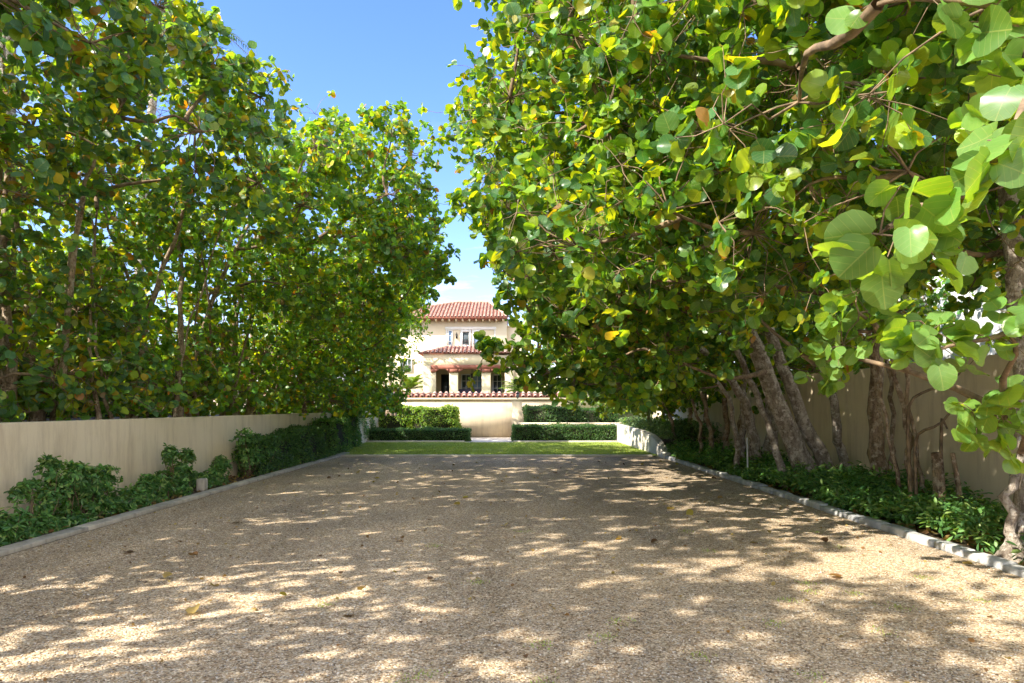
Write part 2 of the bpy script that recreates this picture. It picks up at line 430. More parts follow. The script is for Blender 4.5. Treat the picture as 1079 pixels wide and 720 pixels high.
# ---- the row on the left, behind the low wall, on a raised bed
XS = [-4, 0, 6, 10, 13, 15, 20, 24, 28]
def edge_left(Y): return np.interp(Y, [-4, 6, 10, 13, 15, 20, 24, 28], [-4.8, -4.6, -4.2, -3.3, -2.5, -1.7, -3.1, -3.9])
def top_left(Y): return np.interp(Y, [-4, 3, 5, 8, 14, 17, 20, 24, 28], [9.6, 9.6, 8.9, 8.2, 8.3, 8.7, 8.1, 7.0, 6.3])
left_lumps = []
for Y in np.arange(-3.2, 28.5, 1.4):
    zt = top_left(Y)
    for z in np.arange(2.0, zt-.2, 1.25):
        if z < 4.2:
            f = -6.45 if Y < 17 else np.interp(Y, [17, 22, 28], [-6.2, -4.3, -4.4])
        elif z < 5.5:
            f = np.interp(Y, [6, 8, 12, 15, 20, 28], [-5.0, -6.0, -6.0, -4.6, -3.2, -4.0])
        else:
            f = edge_left(Y)
        depth = 0
        for dx in (0, 1.6, 3.3, 4.9):
            if Y < 4 and dx > 2: continue
            if z > 5.8 and dx > 3 and Y > 10: continue
            if dx > 4 and not (3.6 < z < 6.2 and 5 < Y < 18): continue
            x = f-.75-dx
            if x < -12.6: continue
            win = (4.2 < z < 5.5) and 7 < Y < 15.5
            if win and rng.random() < (.40 if dx < 3 else .1): continue
            dens = 1.0 if dx == 0 else .75
            if win: dens = .5
            if Y < 3: dens = .7
            if (z < 3.9 and dx > 0): dens = .9
            if Y > 4 and z > 5.5: dens *= 1.15
            left_lumps.append((x+rng.uniform(-.3, .3), Y+rng.uniform(-.45, .45), z+rng.uniform(-.3, .3), rng.uniform(.75, 1.1), dens))
left_lumps = np.array(left_lumps)

left_trees = [
 ((-7.9, -2.0), 'sea grape tree beyond the near end of the left cream wall', 2),
 ((-7.8, 2.2), 'second sea grape tree from the near end of the left wall', 3),
 ((-7.9, 6.2), 'blue-green sea grape tree over the near left wall, cut by the left picture edge', 3),
 ((-7.7, 10.4), 'sea grape tree with several upright stems behind the left wall, next to the palm trunk', 5),
 ((-7.4, 14.6), 'sea grape tree with exposed orange-brown roots behind the middle of the left wall', 4),
 ((-7.5, 18.4), 'sea grape tree with yellow and red top leaves against the sky, left row', 4),
 ((-7.2, 22.6), 'sea grape tree reaching farthest over the drive near the stepped end of the left wall', 4),
]
tY = np.array([t[0][1] for t in left_trees])
asg = np.argmin(np.abs(left_lumps[:, 1:2]-tY[None]), 1)
nleaf = 0
for i, ((x, y), lab, ns) in enumerate(left_trees):
    root = empty('sea_grape_tree', lab, 'tree', (x, y, 1.25), 'sea grape trees in a row behind the left wall')
    stems = []
    for s in range(ns):
        bx, by = x+rng.uniform(-.45, .55), y+rng.uniform(-.7, .7)
        h = rng.uniform(4.6, 6.4); lx = rng.uniform(-.8, 1.7); ly = rng.uniform(-1.2, 1.2)
        mid = (bx+lx*.35+rng.uniform(-.15, .15), by+ly*.4, 1.2+(h-1.2)*.5)
        r = rng.uniform(.06, .105)
        stems.append(([(bx, by, 1.15), mid, (bx+lx, by+ly, h), (bx+lx*1.5+rng.uniform(-.2, .2), by+ly*1.4, h+.9)], r, .012))
    # thin suckers
    for s in range(7 if y > 3 else 2):
        bx, by = x+rng.uniform(-.8, .9), y+rng.uniform(-1.4, 1.4)
        h = rng.uniform(3.8, 5.6)
        ex, ey = bx+rng.uniform(-.9, .9), by+rng.uniform(-1, 1)
        stems.append(([(bx, by, 1.15), ((bx+ex)/2+rng.uniform(-.2, .2), (by+ey)/2, (1.2+h)/2), (ex, ey, h)], rng.uniform(.022, .05), .015))
    lum = left_lumps[asg == i]
    def lim(P):
        wall = (P[:, 0] > -6.75) & (P[:, 0] < -6.0) & (P[:, 2] < 1.5) & (P[:, 1] < 24)
        return ~wall & (P[:, 2] > 1.3)
    def clipl(P):
        Y, z = P[:, 1], P[:, 2]; w = .25*np.sin(Y*2.3+z*3.1)+.15*np.sin(z*7+Y)
        lowz = (Y > 16) & (z < 1.6+.19*Y+w)
        return ~(lowz & (P[:, 0]+w > -.152*Y))
    nleaf += grow(root, stems, lum, .120, 'left' if i < 4 else 'left_sunlit_tint', 'round', 'leaf', spr=21 if y > 4 else 16, ncl=6, nl=6, limit=lim, clip=clipl, bark='bark')

# ---- the row on the right
def edge_right(Y): return np.interp(Y, [2, 3.5, 5, 8, 11, 14, 17, 20, 24, 28], [2.1, 1.7, 1.0, 0.0, -.75, -.85, -.2, 1.1, 2.2, 2.9])
right_lumps = []
for Y in np.arange(3.6, 28.5, 1.35):
    e = edge_right(Y)
    zt = np.interp(Y, [3, 8, 14, 20, 28], [6.4, 8.3, 8.6, 8.2, 6.6])
    for j, x in enumerate(np.arange(e+.8, 9.2, 1.4)):
        if Y > 15: under = np.interp(x-e, [0, 2, 4], [2.9, 2.2, 2.4])
        elif Y > 8: under = np.interp(x-e, [0, 1.5, 2.6, 5], [4.0, 3.0, 3.05, 3.4])
        else: under = np.interp(x, [1.5, 3, 5, 8], [3.3, 3.2, 3.2, 3.6])
        if Y > 22 and x > 4: under = 2.0
        ztx = zt-max(0, 1.6-(x-e))*.9
        k = 0
        for z in np.arange(under+.25, ztx, 1.3):
            if (j > 2 and k > 1 and rng.random() < .6) or (z > 6.4 and rng.random() < .3): k += 1; continue
            dens = 1.0
            if Y < 7.6 and z < 3.7: dens = .28
            if j > 2: dens *= .8
            if x > 3.0 and 9.5 < Y < 15 and z < 3.9: k += 1; continue
            if Y < 7 and x > 3.5 and z < 3.7 and rng.random() < .35: k += 1; continue
            right_lumps.append((x+rng.uniform(-.3, .3), Y+rng.uniform(-.45, .45), z+rng.uniform(-.25, .25), rng.uniform(.75, 1.05), dens))
            k += 1
right_lumps = np.array(right_lumps)
def px(x, y, Y):
    """a point of the garden read off the photograph at distance Y"""
    return ((x-537)/719*Y, Y, 1.6+(429-y)/719*Y)

right_trees = [
 ((5.7, 2.9), 'nearest right sea grape tree with large pale leaves in the top right corner',
  [([(5.7, 2.9, 0), (5.0, 2.9, 2.0), (3.6, 3.2, 3.3)], .15, .06), ([(5.8, 3.1, 0), (6.1, 3.6, 2.2), (5.4, 4.2, 4.4)], .13, .06)]),
 ((5.35, 7.1), 'sea grape tree with pale twisted fluted trunks at the right picture edge',
  [([(5.3, 7.0, 0), (5.45, 7.1, 1.2), (5.1, 7.0, 3.9)], .17, .08), ([(5.5, 7.25, 0), (5.75, 7.3, 1.2), (6.2, 7.4, 4.0)], .15, .07), ([(5.18, 6.9, 0), (5.02, 6.9, .75), (5.3, 6.9, 1.5)], .055, .04),
   ([(5.24, 6.75, 0), (5.28, 6.7, .65), (5.02, 6.7, 1.15)], .05, .035)]),
 ((6.15, 10.2), 'slender sea grape tree with thin crooked dark stems before the bare cream wall',
  [([(6.1, 10.2, 0), (5.95, 10.2, 1.2), (5.6, 10.2, 2.8)], .075, .04), ([(6.25, 10.1, 0), (6.0, 10.1, .9), (5.75, 10.1, 2.9)], .05, .03), ([(6.0, 10.4, 0), (5.75, 10.3, 1.0), (5.4, 10.3, 2.9)], .045, .03)]),
 ((6.25, 11.6), 'sea grape tree with one straight dark upright trunk against the cream wall',
  [([(6.25, 11.6, 0), (6.22, 11.6, 1.3), (6.3, 11.7, 3.6)], .19, .12), ([(6.45, 11.7, 0), (6.7, 11.9, 1.3), (6.6, 12.0, 3.2)], .06, .04)]),
 ((5.75, 12.9), 'sea grape tree with thick brown trunks leaning left over the drive',
  [([(5.75, 12.8, 0), (5.25, 12.8, 1.1), (4.35, 12.4, 3.0), (3.3, 11.6, 4.4)], .21, .11), ([(6.2, 12.9, 0), (5.65, 12.8, 1.1), (5.0, 12.9, 2.6), (4.6, 13, 4.2)], .15, .08),
   ([(5.35, 13.1, 0), (4.95, 13.0, 1.2), (4.2, 12.8, 2.9)], .08, .05), ([(6.5, 13.0, 0), (6.15, 12.9, 1.3), (5.9, 12.9, 3.0)], .10, .06)]),
 ((5.85, 15.9), 'gnarled sea grape tree with knotted grey low-forking trunks left of the leaning ones',
  [([(5.8, 15.9, 0), (5.65, 15.8, .9), (5.3, 15.4, 1.9), (4.1, 14.8, 2.9)], .20, .09), ([(6.1, 16.1, 0), (6.15, 16, 1.2), (6.0, 16, 3.2)], .22, .12), ([(5.45, 16.1, 0), (5.5, 16.1, 1.1), (5.55, 16.2, 2.8)], .12, .08),
   ([(5.3, 15.7, 0), (5.25, 15.7, .8), (4.9, 15.4, 2.0), (3.4, 14.5, 3.1)], .09, .05)]),
 ((5.95, 18.8), 'sea grape tree with a clump of straight thin trunks behind the white stake',
  [([(5.9+dx, 18.8+dy, 0), (5.85+dx*1.2, 18.8, 1.2), (5.6+dx*2.2, 18.7, 3.2)], r, r*.6) for dx, dy, r in ((-.3, 0, .10), (.1, .2, .13), (.4, -.1, .09), (-.5, .4, .07))]),
 ((5.9, 22.3), 'sea grape tree with short brown stems where the low white wall begins',
  [([(5.9+dx, 22.3+dy, 0), (5.8+dx*1.3, 22.3, 1.2), (5.4+dx*2.4, 22.2, 3.2)], r, r*.6) for dx, dy, r in ((-.4, 0, .09), (.1, .3, .11), (.45, -.1, .08))]),
 ((5.8, 26.4), 'farthest light green sea grape of the right row, beside the low white wall',
  [([(5.8+dx, 26.4+dy, .4), (5.7+dx*1.3, 26.4, 1.6), (5.2+dx*2.4, 26.3, 3.4)], r, r*.6) for dx, dy, r in ((-.3, 0, .09), (.2, .3, .10))]),
]
tP = np.array([t[0] for t in right_trees])
cand = [0, 1, 3, 4, 5, 6, 7, 8]
asg = np.array(cand)[np.argmin(np.abs(right_lumps[:, 1:2]-tP[cand][None, :, 1]), 1)]
extra = {
 0: [(*px(935, 240, 2.7), .08, 9, 1.25), (*px(975, 218, 2.8), .08, 7, 1.15), (*px(1058, 165, 2.6), .09, 9, 1.25), (*px(1045, 5, 3.0), .14, 5, 1.2), (*px(925, 5, 3.3), .12, 5, 1.2), (*px(1085, 105, 3.0), .12, 6, 1.1)],
 2: [(*px(880, 365, 9.0), .35, 1.6), (*px(915, 350, 9.5), .4, 1.5), (5.5, 10.2, 3.6, .6, 1.2)],
 1: [(*px(1062, 430, 5.9), .26, 1.6, 1.5), (*px(985, 370, 5.0), .20, 2.0, 1.35), (*px(1062, 350, 5.0), .2, 1.6, 1.2), (*px(905, 330, 6.0), .35, 1.4, 1.3), (*px(860, 385, 7.5), .35, 1.5, 1.2), (*px(790, 325, 8), .45, 1.3)],
 4: [(*px(520, 372, 11.2), .22, 3.5), (*px(548, 378, 11.2), .26, 3.5), (*px(578, 392, 11.2), .30, 3), (*px(606, 400, 11), .38, 2.5), (*px(640, 385, 11), .55, 1.6),
     (*px(700, 370, 10.5), .55, 1.2), (*px(600, 355, 11.5), .5, 1.5), (*px(572, 345, 12), .4, 1.6), (*px(655, 410, 11), .4, 1.6), (*px(540, 310, 11), .3, 1.8)],
 5: [(*px(745, 385, 13), .4, 1.2), (*px(690, 400, 14), .5, 1.2), (*px(720, 415, 15), .45, 1.2)],
 6: [(*px(720, 400, 18), .7, 1.2), (*px(670, 395, 18), .7, 1.2)],
 7: [(*px(690, 395, 21), .8, 1.2), (*px(655, 400, 22), .7, 1.2)],
}
for i, ((x, y), lab, stems) in enumerate(right_trees):
    root = empty('sea_grape_tree', lab, 'tree', (x, y, 0), 'sea grape trees in a row on the right side')
    lum = right_lumps[asg == i].tolist() + [list(v) for v in extra.get(i, [])]
    near = i in (0, 1)
    if i >= 2 and i != 4: stems = [(p_, a_*.78, b_*.75) for p_, a_, b_ in stems]
    def lim(P): return (np.abs(P[:, 0]-6.95) > .2) | (P[:, 2] > 2.45)
    def clipr(P):
        x, Y, z = P.T; w = .25*np.sin(Y*2.3+z*3.1)+.12*np.sin(z*7+Y)
        a = ((z < 1.6+.25*Y) & (x+w < -.02*Y)) | ((z < 1.6+.185*Y) & (x+w*.6 < .012*Y)); b = (z < 1.6+.125*Y) & (x+w < .07*Y); c = (z < 1.6+.06*Y) & (x+w < .10*Y)
        return ~(a | b | c)
    nleaf += grow(root, stems, lum, (.125 if i == 0 else .115), 'right' if i < 8 else 'lime', 'fine' if near else 'round', 'leaf',
                  clip=clipr, spr=23 if i < 6 else 19, ncl=6, nl=6, limit=lim, bark='bark_grey' if i in (1, 4, 5) else 'bark')
print('LEAVES', nleaf)

# ------------------------------------------------------------------ setting
def sheet(name, x0, x1, y0, y1, z, mat, nx=1, ny=1, wob=0):
    xs = np.linspace(x0, x1, nx+1); ys = np.linspace(y0, y1, ny+1)
    X, Y = np.meshgrid(xs, ys); Z = np.full_like(X, z)
    if wob: Z = Z+wob*(np.sin(X*1.7+Y*.9)+np.sin(Y*1.3-X*.6))*.5
    V = np.stack([X, Y, Z], -1).reshape(-1, 3)
    i = (np.arange(ny)[:, None]*(nx+1)+np.arange(nx)[None]).ravel()
    F = np.stack([i, i+1, i+nx+2, i+nx+1], 1)
    o = mesh_np(name, V, [F], M[mat], smooth=True); tag(o, kind='structure'); return o
sheet('ground', -1500, 1500, -400, 3000, -.02, 'ground')
sheet('gravel_drive', -5.42, 4.82, -12, 22.0, .0, 'gravel', 60, 120, 0)
sheet('lawn', -6.4, 4.85, 22.12, 30.1, .03, 'lawn', 30, 30, .01)
sheet('planting_bed', 4.98, 6.95, -8, 33, .02, 'soil', 20, 200, .03)
sheet('planting_bed', -8.6, -5.58, -8, 36, .015, 'soil', 20, 200, .02)
sheet('planting_bed', -6.2, 7.0, 30.3, 36, .012, 'soil', 10, 10, .0)
g = Geo(); g.box(-18, -6.55, -12, 34.6, -.3, 1.2); o = g.build('raised_bed', M['soil']); tag(o, kind='structure')
g = Geo(); g.box(-40, 30, 35.5, 90, -.3, 1.55); o = g.build('terrace', M['ground']); tag(o, kind='structure')
g = Geo(); g.box(-2.0, .15, 30.12, 34.9, -.02, .05); o = g.build('paving_path', M['paving'], bevel=.01); tag(o, kind='structure')
g = Geo()
for x0, x1 in ((-6.4, -2.0), (.15, 4.75)):
    g.box(x0, x1, 30.1, 30.25, 0, .11)
g.box(-5.6, 4.6, 21.95, 22.12, 0, .06)
o = g.build('lawn_kerb', M['paving'], bevel=.01); tag(o, kind='structure')
# left concrete edging, long strips with fine joints
g = Geo(); y = -8.0
while y < 22:
    L = 2.4; g.box(-5.62, -5.42, y, y+L-.012, 0, .055+rng.uniform(0, .006)); y += L
for i, (ya, xa) in enumerate([(22.0, -5.45), (24.0, -5.75), (26.0, -6.02), (28.0, -6.25)]):
    g.box(xa-.3, xa-.12, ya, ya+1.98, 0, .06, rot=.13)
o = g.build('left_kerb', M['kerb_left'], bevel=.008); tag(o, kind='structure')
# right kerb, uneven rough stone blocks
g = Geo(); y = -6.0
while y < 21.4:
    L = rng.uniform(.42, .62); j = rng.uniform(-.015, .015)
    h = .085+rng.uniform(-.02, .015)
    g.box(4.82+j, 4.99+j+rng.uniform(-.02, .02), y+.008, y+L-.008, -.02, h, rot=rng.uniform(-.03, .03)); y += L
o = g.build('right_kerb', M['kerb'], bevel=.025); tag(o, kind='structure')
for m in o.modifiers: m.segments = 3

# gravel stones, leaf litter, grass
n = 70000
Yp = 3.4+rng.random(n)**1.5*9; Xp = rng.uniform(-5.4, 4.8, n)
oc = np.array([[1, 0, 0], [-1, 0, 0], [0, 1, 0], [0, -1, 0], [0, 0, 1], [0, 0, -1]], float)
of = np.array([[0, 2, 4], [2, 1, 4], [1, 3, 4], [3, 0, 4], [2, 0, 5], [1, 2, 5], [3, 1, 5], [0, 3, 5]])
S = rng.uniform(.0035, .0085, n)*np.where(rng.random(n) < .03, 1.6, 1)
sc3 = rng.uniform(.7, 1.3, (n, 1, 3))*np.array([1, 1, .6]); a = rng.uniform(0, 6.28, n)
V = oc[None]*sc3*S[:, None, None]
V = np.stack([V[..., 0]*np.cos(a)[:, None]-V[..., 1]*np.sin(a)[:, None], V[..., 0]*np.sin(a)[:, None]+V[..., 1]*np.cos(a)[:, None], V[..., 2]], -1)
V += np.stack([Xp, Yp, S*.35], 1)[:, None]
pc = np.array([(.40, .30, .19), (.55, .46, .34), (.30, .22, .14), (.70, .64, .55), (.38, .36, .33), (.14, .10, .07)])
col = pc[rng.choice(6, n, p=[.25, .25, .15, .1, .17, .08])]
o = mesh_np('gravel_stones', V.reshape(-1, 3), [((np.arange(n)*6)[:, None, None]+of[None]).reshape(-1, 3)], M['pebble'], smooth=True, cols=np.repeat(col[:, None], 6, 1).reshape(-1, 3))
tag(o, 'loose tan and grey pebbles strewn over the gravel drive', 'gravel', kind='stuff')

def litter(name, label, n, xr, yr, z, size, cols, p=1.0):
    P = np.stack([rng.uniform(*xr, n), yr[0]+(yr[1]-yr[0])*rng.random(n)**p, np.full(n, z)], 1)
    N = norm(np.array([0, 0, 1.])+.35*rng.normal(size=(n, 3))); A = rng.normal(size=(n, 3))
    c = np.array(cols)[rng.integers(0, len(cols), n)]*rng.uniform(.7, 1.2, (n, 1))
    o = leaves_mesh(name, P, A, N, size*rng.uniform(.5, 1.2, n), c, M['small_leaf'], None, 'round', (.1, .7), (0, .3))
    tag(o, label, 'fallen leaves', kind='stuff'); return o
BR = [(.22, .12, .05), (.30, .20, .08), (.14, .08, .04), (.34, .26, .10)]
litter('fallen_leaves', 'larger curled brown and yellow leaves lying singly on the gravel by the kerbs', 60, (-5.3, 4.7), (5, 20), .015, .10, BR+[(.40, .33, .06)])
litter('fallen_leaves', 'small dry brown leaves scattered thinly over the gravel drive', 800, (-5.4, 4.8), (3.4, 21), .012, .036, BR)
litter('fallen_leaves', 'dry tan leaves lying thickly on the soil of the right bed', 1500, (5.02, 6.8), (4.5, 22), .06, .12, BR)
litter('fallen_leaves', 'dry leaves lying on the soil under the left wall', 500, (-6.3, -5.63), (6, 22), .05, .07, BR)

def blades(name, label, P, h, palette, lean=.35, cat='grass'):
    n = len(P); a = rng.uniform(0, 6.28, n); w = .006+.1*h
    t = np.stack([np.cos(a), np.sin(a), np.zeros(n)], 1)
    up = np.stack([rng.normal(scale=lean, size=n), rng.normal(scale=lean, size=n), np.ones(n)], 1)*(h*rng.uniform(.5, 1.2, n))[:, None]
    V = np.stack([P-t*w*.5, P+t*w*.5, P+up], 1)
    col = np.repeat(pal(palette, n)[:, None], 3, 1).reshape(-1, 3)
    o = mesh_np(name, V.reshape(-1, 3), [np.arange(n*3).reshape(-1, 3)], M['blade'], cols=col)
    tag(o, label, cat, kind='stuff'); return o
PAL['grass'] = [(.5, (.24, .35, .05)), (.3, (.34, .42, .08)), (.2, (.42, .42, .16))]
n = 70000
P = np.stack([rng.uniform(-6.3, 4.8, n), rng.uniform(22.15, 30.05, n), np.full(n, .03)], 1)
blades('lawn_grass', 'short bright green lawn grass beyond the gravel drive', P, .05, 'grass')
cl = np.stack([rng.uniform(-1.5, 4.2, 26), rng.uniform(3.5, 9, 26), np.zeros(26)], 1); cl[:5] = [(-.6, 4.0, 0), (-.5, 4.1, 0), (.2, 3.95, 0), (2.6, 5.9, 0), (2.7, 6.2, 0)]
P = np.repeat(cl, 45, 0); P[:, :2] += rng.normal(scale=.05, size=(len(P), 2))
blades('weeds', 'tiny green weeds sprouting in the gravel near the camera', P, .018, 'grass', .6, 'weeds')

# ------------------------------------------------------------------ walls
def ramp_wall(name, label, x, th, pts, mat, cat='wall', cap=0):
    """a wall running along Y: pts = (y, top z)"""
    g = Geo()
    for (ya, za), (yb, zb) in zip(pts[:-1], pts[1:]):
        V = [(x-th, ya, -.05), (x, ya, -.05), (x, yb, -.05), (x-th, yb, -.05), (x-th, ya, za), (x, ya, za), (x, yb, zb), (x-th, yb, zb)]
        g.add(V, [[0, 3, 2, 1], [4, 5, 6, 7], [1, 2, 6, 5], [3, 0, 4, 7]])
    n = len(pts)
    g.add([(x-th, pts[0][0], -.05), (x, pts[0][0], -.05), (x, pts[0][0], pts[0][1]), (x-th, pts[0][0], pts[0][1])], [[0, 1, 2, 3]])
    g.add([(x-th, pts[-1][0], -.05), (x, pts[-1][0], -.05), (x, pts[-1][0], pts[-1][1]), (x-th, pts[-1][0], pts[-1][1])], [[3, 2, 1, 0]])
    o = g.build(name, M[mat]); tag(o, label, cat)
    # weld, soften the arris
    import bmesh
    bm = bmesh.new(); bm.from_mesh(o.data); bmesh.ops.remove_doubles(bm, verts=bm.verts, dist=.001); bm.to_mesh(o.data); bm.free()
    m = o.modifiers.new('bevel', 'BEVEL'); m.width = .02; m.segments = 3; m.limit_method = 'ANGLE'; m.angle_limit = .6
    return o
top = [(y, 1.40) for y in (-9, 24)] + [(24.6, 1.43), (25.2, 1.53), (25.8, 1.68), (26.4, 1.8), (27.0, 1.84), (34.6, 1.84)]
ramp_wall('garden_wall', 'low cream stucco wall along the left of the drive, stepping up at its far end', -6.32, .24, top, 'cream')
pts = [(21.2, .13), (21.8, .30), (22.5, .52), (23.5, .66), (25, .74), (28, .80), (32.3, .85)]
ramp_wall('retaining_wall', 'low off-white retaining wall that curves down to the kerb at the right of the lawn', 5.02, .22, pts, 'wall_low')
ramp_wall('boundary_wall', 'tall bare cream wall behind the trunks on the right', 7.1, .2, [(1.5, 2.35), (33, 2.35)], 'cream')
g = Geo(); g.box(.4, 6.9, 32.2, 32.5, 0, .86); o = g.build('raised_bed_wall', M['cream'], bevel=.02)
tag(o, 'low cream wall between the two right hedges, only its pale top showing', 'wall')

def barrel_rows(g, origin, udir, vdir, ndir, ncol, pitch, lengths, starts=None, course=.32, r=None):
    """terracotta barrel tiles: columns along u, each column runs up v by its own length"""
    o = np.array(origin, float); u = np.array(udir, float); v = np.array(vdir, float); n = np.array(ndir, float)
    r = r or pitch*.33
    th = np.linspace(0, math.pi, 7)
    for c in range(ncol):
        L = lengths[c]; s0 = starts[c] if starts else 0
        if L < .1: continue
        k = max(1, int(round(L/course))); cl = L/k
        for i in range(k):
            r0 = r*rng.uniform(.97, 1.05); r1 = r0*.82; a = s0+i*cl; b = a+cl*1.08; jit = rng.normal(scale=.006)
            V = []
            for (t, rr, lift) in ((a, r0, .035), (b, r1, .0)):
                for q in th:
                    V.append(o+u*(c*pitch+pitch/2+jit+rr*math.cos(q))+v*t+n*(rr*math.sin(q)*1.0+lift))
            V = np.array(V); F = [[j, j+1, 8+j, 7+j] for j in range(6)]
            g.add(V, F)
            # the open end has a thickness
            E = [o+u*(c*pitch+pitch/2+jit+(r0-.02)*math.cos(q))+v*a+n*((r0-.02)*math.sin(q)+.035) for q in th]
            g.add(np.concatenate([V[:7], np.array(E)]), [[j+1, j, 7+j, 8+j] for j in range(6)])

# back wall with its tile coping
bw = empty('garden_wall', 'cream wall with a terracotta tile coping across the far end of the garden', 'wall', (-2, 35, 0))
Geo().box(-8.3, 3.3, 35.0, 35.35, 0, 1.98).build('wall_body', M['cream'], bw)
Geo().box(-8.35, 3.35, 34.9, 35.45, 1.98, 2.07).build('cornice', M['white_stucco'], bw, bevel=.01)
g = Geo(); g.prism([(34.93, 2.075), (35.42, 2.075), (35.42, 2.31), (35.38, 2.31)], 'x', -8.3, 3.3); g.build('mortar_bed', M['lintel'], bw)
g = Geo(); sl = norm(np.array([0, .45, .235])); nn = np.array([0, -sl[2], sl[1]])
barrel_rows(g, (-8.3, 34.9, 2.085), (1, 0, 0), sl, nn, 38, 11.6/38, [.52]*38, course=.26)
g.build('roof_tiles', M['tile'], bw, smooth=True)
gp = empty('gate_pillar', 'square cream pillar beside the paved gap between the hedges', 'pillar', (.42, 34.2, 0))
Geo().box(.12, .62, 33.9, 34.4, 0, 1.93).build('shaft', M['cream'], gp, bevel=.01)
Geo().box(.07, .67, 33.85, 34.45, 1.93, 2.02).build('cap', M['white_stucco'], gp, bevel=.01)
lt = empty('pillar_lantern', 'small dark lantern standing on the cap of the cream pillar', 'lantern', (.4, 34.15, 2.02))
Geo().box(.36, .44, 34.11, 34.19, 2.02, 2.08).build('lantern_base', M['dark_frame'], lt)
Geo().box(.33, .47, 34.08, 34.22, 2.08, 2.28).build('lantern_body', M['glass'], lt)
Geo().add([(.30, 34.05, 2.28), (.50, 34.05, 2.28), (.50, 34.25, 2.28), (.30, 34.25, 2.28), (.40, 34.15, 2.38)], [[0, 1, 4], [1, 2, 4], [2, 3, 4], [3, 0, 4]]).build('lantern_roof', M['dark_frame'], lt)

# ------------------------------------------------------------------ villa
vl = empty('villa', 'cream two storey villa with terracotta roofs and an arcaded porch beyond the garden wall', 'house', (-3, 50, 1.5))
D = 45.0; s = D/719
X = lambda p, d=45.0: (p-537)/719*d
Z = lambda p, d=45.0: 1.6+(429-p)/719*d
# porch front with three openings
xs = [X(446), X(459), X(473.5), X(482.5), X(507.5), X(517), X(532), X(541)]
zo = Z(391); ztop = Z(373)
fl = 1.95
g = Geo()
g.box(xs[0], xs[7], 45.0, 45.35, zo+.35, ztop)
g.box(xs[0], xs[1], 45.0, 45.35, 1.5, zo+.35); g.box(xs[6], xs[7], 45.0, 45.35, 1.5, zo+.35)
g.box(xs[0], xs[0]+.3, 45.35, 54.3, 1.5, ztop); g.box(xs[7]-.3, xs[7], 45.35, 54.3, 1.5, ztop)
g.box(xs[0]+.3, xs[7]-.3, 48.2, 48.45, fl, ztop-.05)
g.box(xs[0]+.3, xs[7]-.3, 45.35, 48.2, zo+.55, zo+.7)
g.build('porch_wall', M['cream_far'], vl)
Geo().box(xs[0]+.3, xs[7]-.3, 45.02, 48.2, 1.52, fl).build('porch_floor', M['paving'], vl)
for a, b in ((xs[2], xs[3]), (xs[4], xs[5])):
    gg = Geo().box(a, b, 45.02, 45.42, fl, zo+.04); gg.build('column', M['cream_far'], vl, bevel=.03)
# rust red lintel with scooped undersides over each opening
g = Geo(); lx0, lx1 = X(454), X(535.5); zb, ztl = Z(392.3), Z(385)
g.box(lx0, lx1, 44.9, 45.0, zb+.2, ztl)
segs = [(lx0, xs[1]-.02), (xs[2]-.05, xs[3]+.05), (xs[4]-.05, xs[5]+.05), (xs[6]-.0, lx1)]
for a, b in segs: g.box(a, b, 44.9, 45.0, zb-.02, zb+.2)
for a, b in ((xs[1], xs[2]), (xs[3], xs[4]), (xs[5], xs[6])):
    w = (b-a)*.26
    g.prism([(a-.02, zb-.02), (a+w, zb+.2), (a-.02, zb+.2)], 'y', 44.9, 45.3); g.prism([(b-w, zb+.2), (b+.02, zb-.02), (b+.02, zb+.2)], 'y', 44.9, 45.3)
    g.box(a, b, 45.003, 45.3, zb+.203, zb+.36)
g.build('lintel', M['lintel'], vl)
def win(parent, x0, x1, z0, z1, y, nx=2, nz=3, name='window', frame='white', pane='glass', fw=.07, th=.10):
    g = Geo()
    g.box(x0, x0+fw, y-th, y, z0, z1); g.box(x1-fw, x1, y-th, y, z0, z1); g.box(x0+fw, x1-fw, y-th, y, z1-fw, z1); g.box(x0+fw, x1-fw, y-th, y, z0, z0+fw)
    for i in range(1, nx):
        c = x0+(x1-x0)*i/nx; g.box(c-.018, c+.018, y-th*.8, y-.02, z0+fw, z1-fw)
    for i in range(1, nz):
        c = z0+(z1-z0)*i/nz; g.box(x0+fw, x1-fw, y-th*.7, y-.025, c-.015, c+.015)
    f = g.build(name, M[frame], parent)
    p = Geo().box(x0+fw*.5, x1-fw*.5, y-.03, y-.012, z0+fw*.5, z1-fw*.5).build('pane', M[pane], f)
    return f
K = 48.2/719
XX = lambda p: (p-537)*K
win(vl, XX(465), XX(473.5), fl, zo-.08, 48.19, 1, 4, 'door', 'dark_frame')
win(vl, XX(486), XX(496.5), fl, zo-.05, 48.19, 2, 4, 'window', 'white')
win(vl, XX(497.5), XX(508.5), fl, zo-.05, 48.19, 2, 4, 'window', 'white', 'glass_painted_sky')
win(vl, XX(519), XX(529), fl, zo-.08, 48.19, 2, 4, 'window', 'white')
# porch lantern
pL = Geo().box(-2.62, -2.46, 46.0, 46.16, zo-.42, zo-.12).box(-2.55, -2.53, 46.07, 46.09, zo-.12, zo+.5).build('porch_lantern', M['dark_frame'], vl)
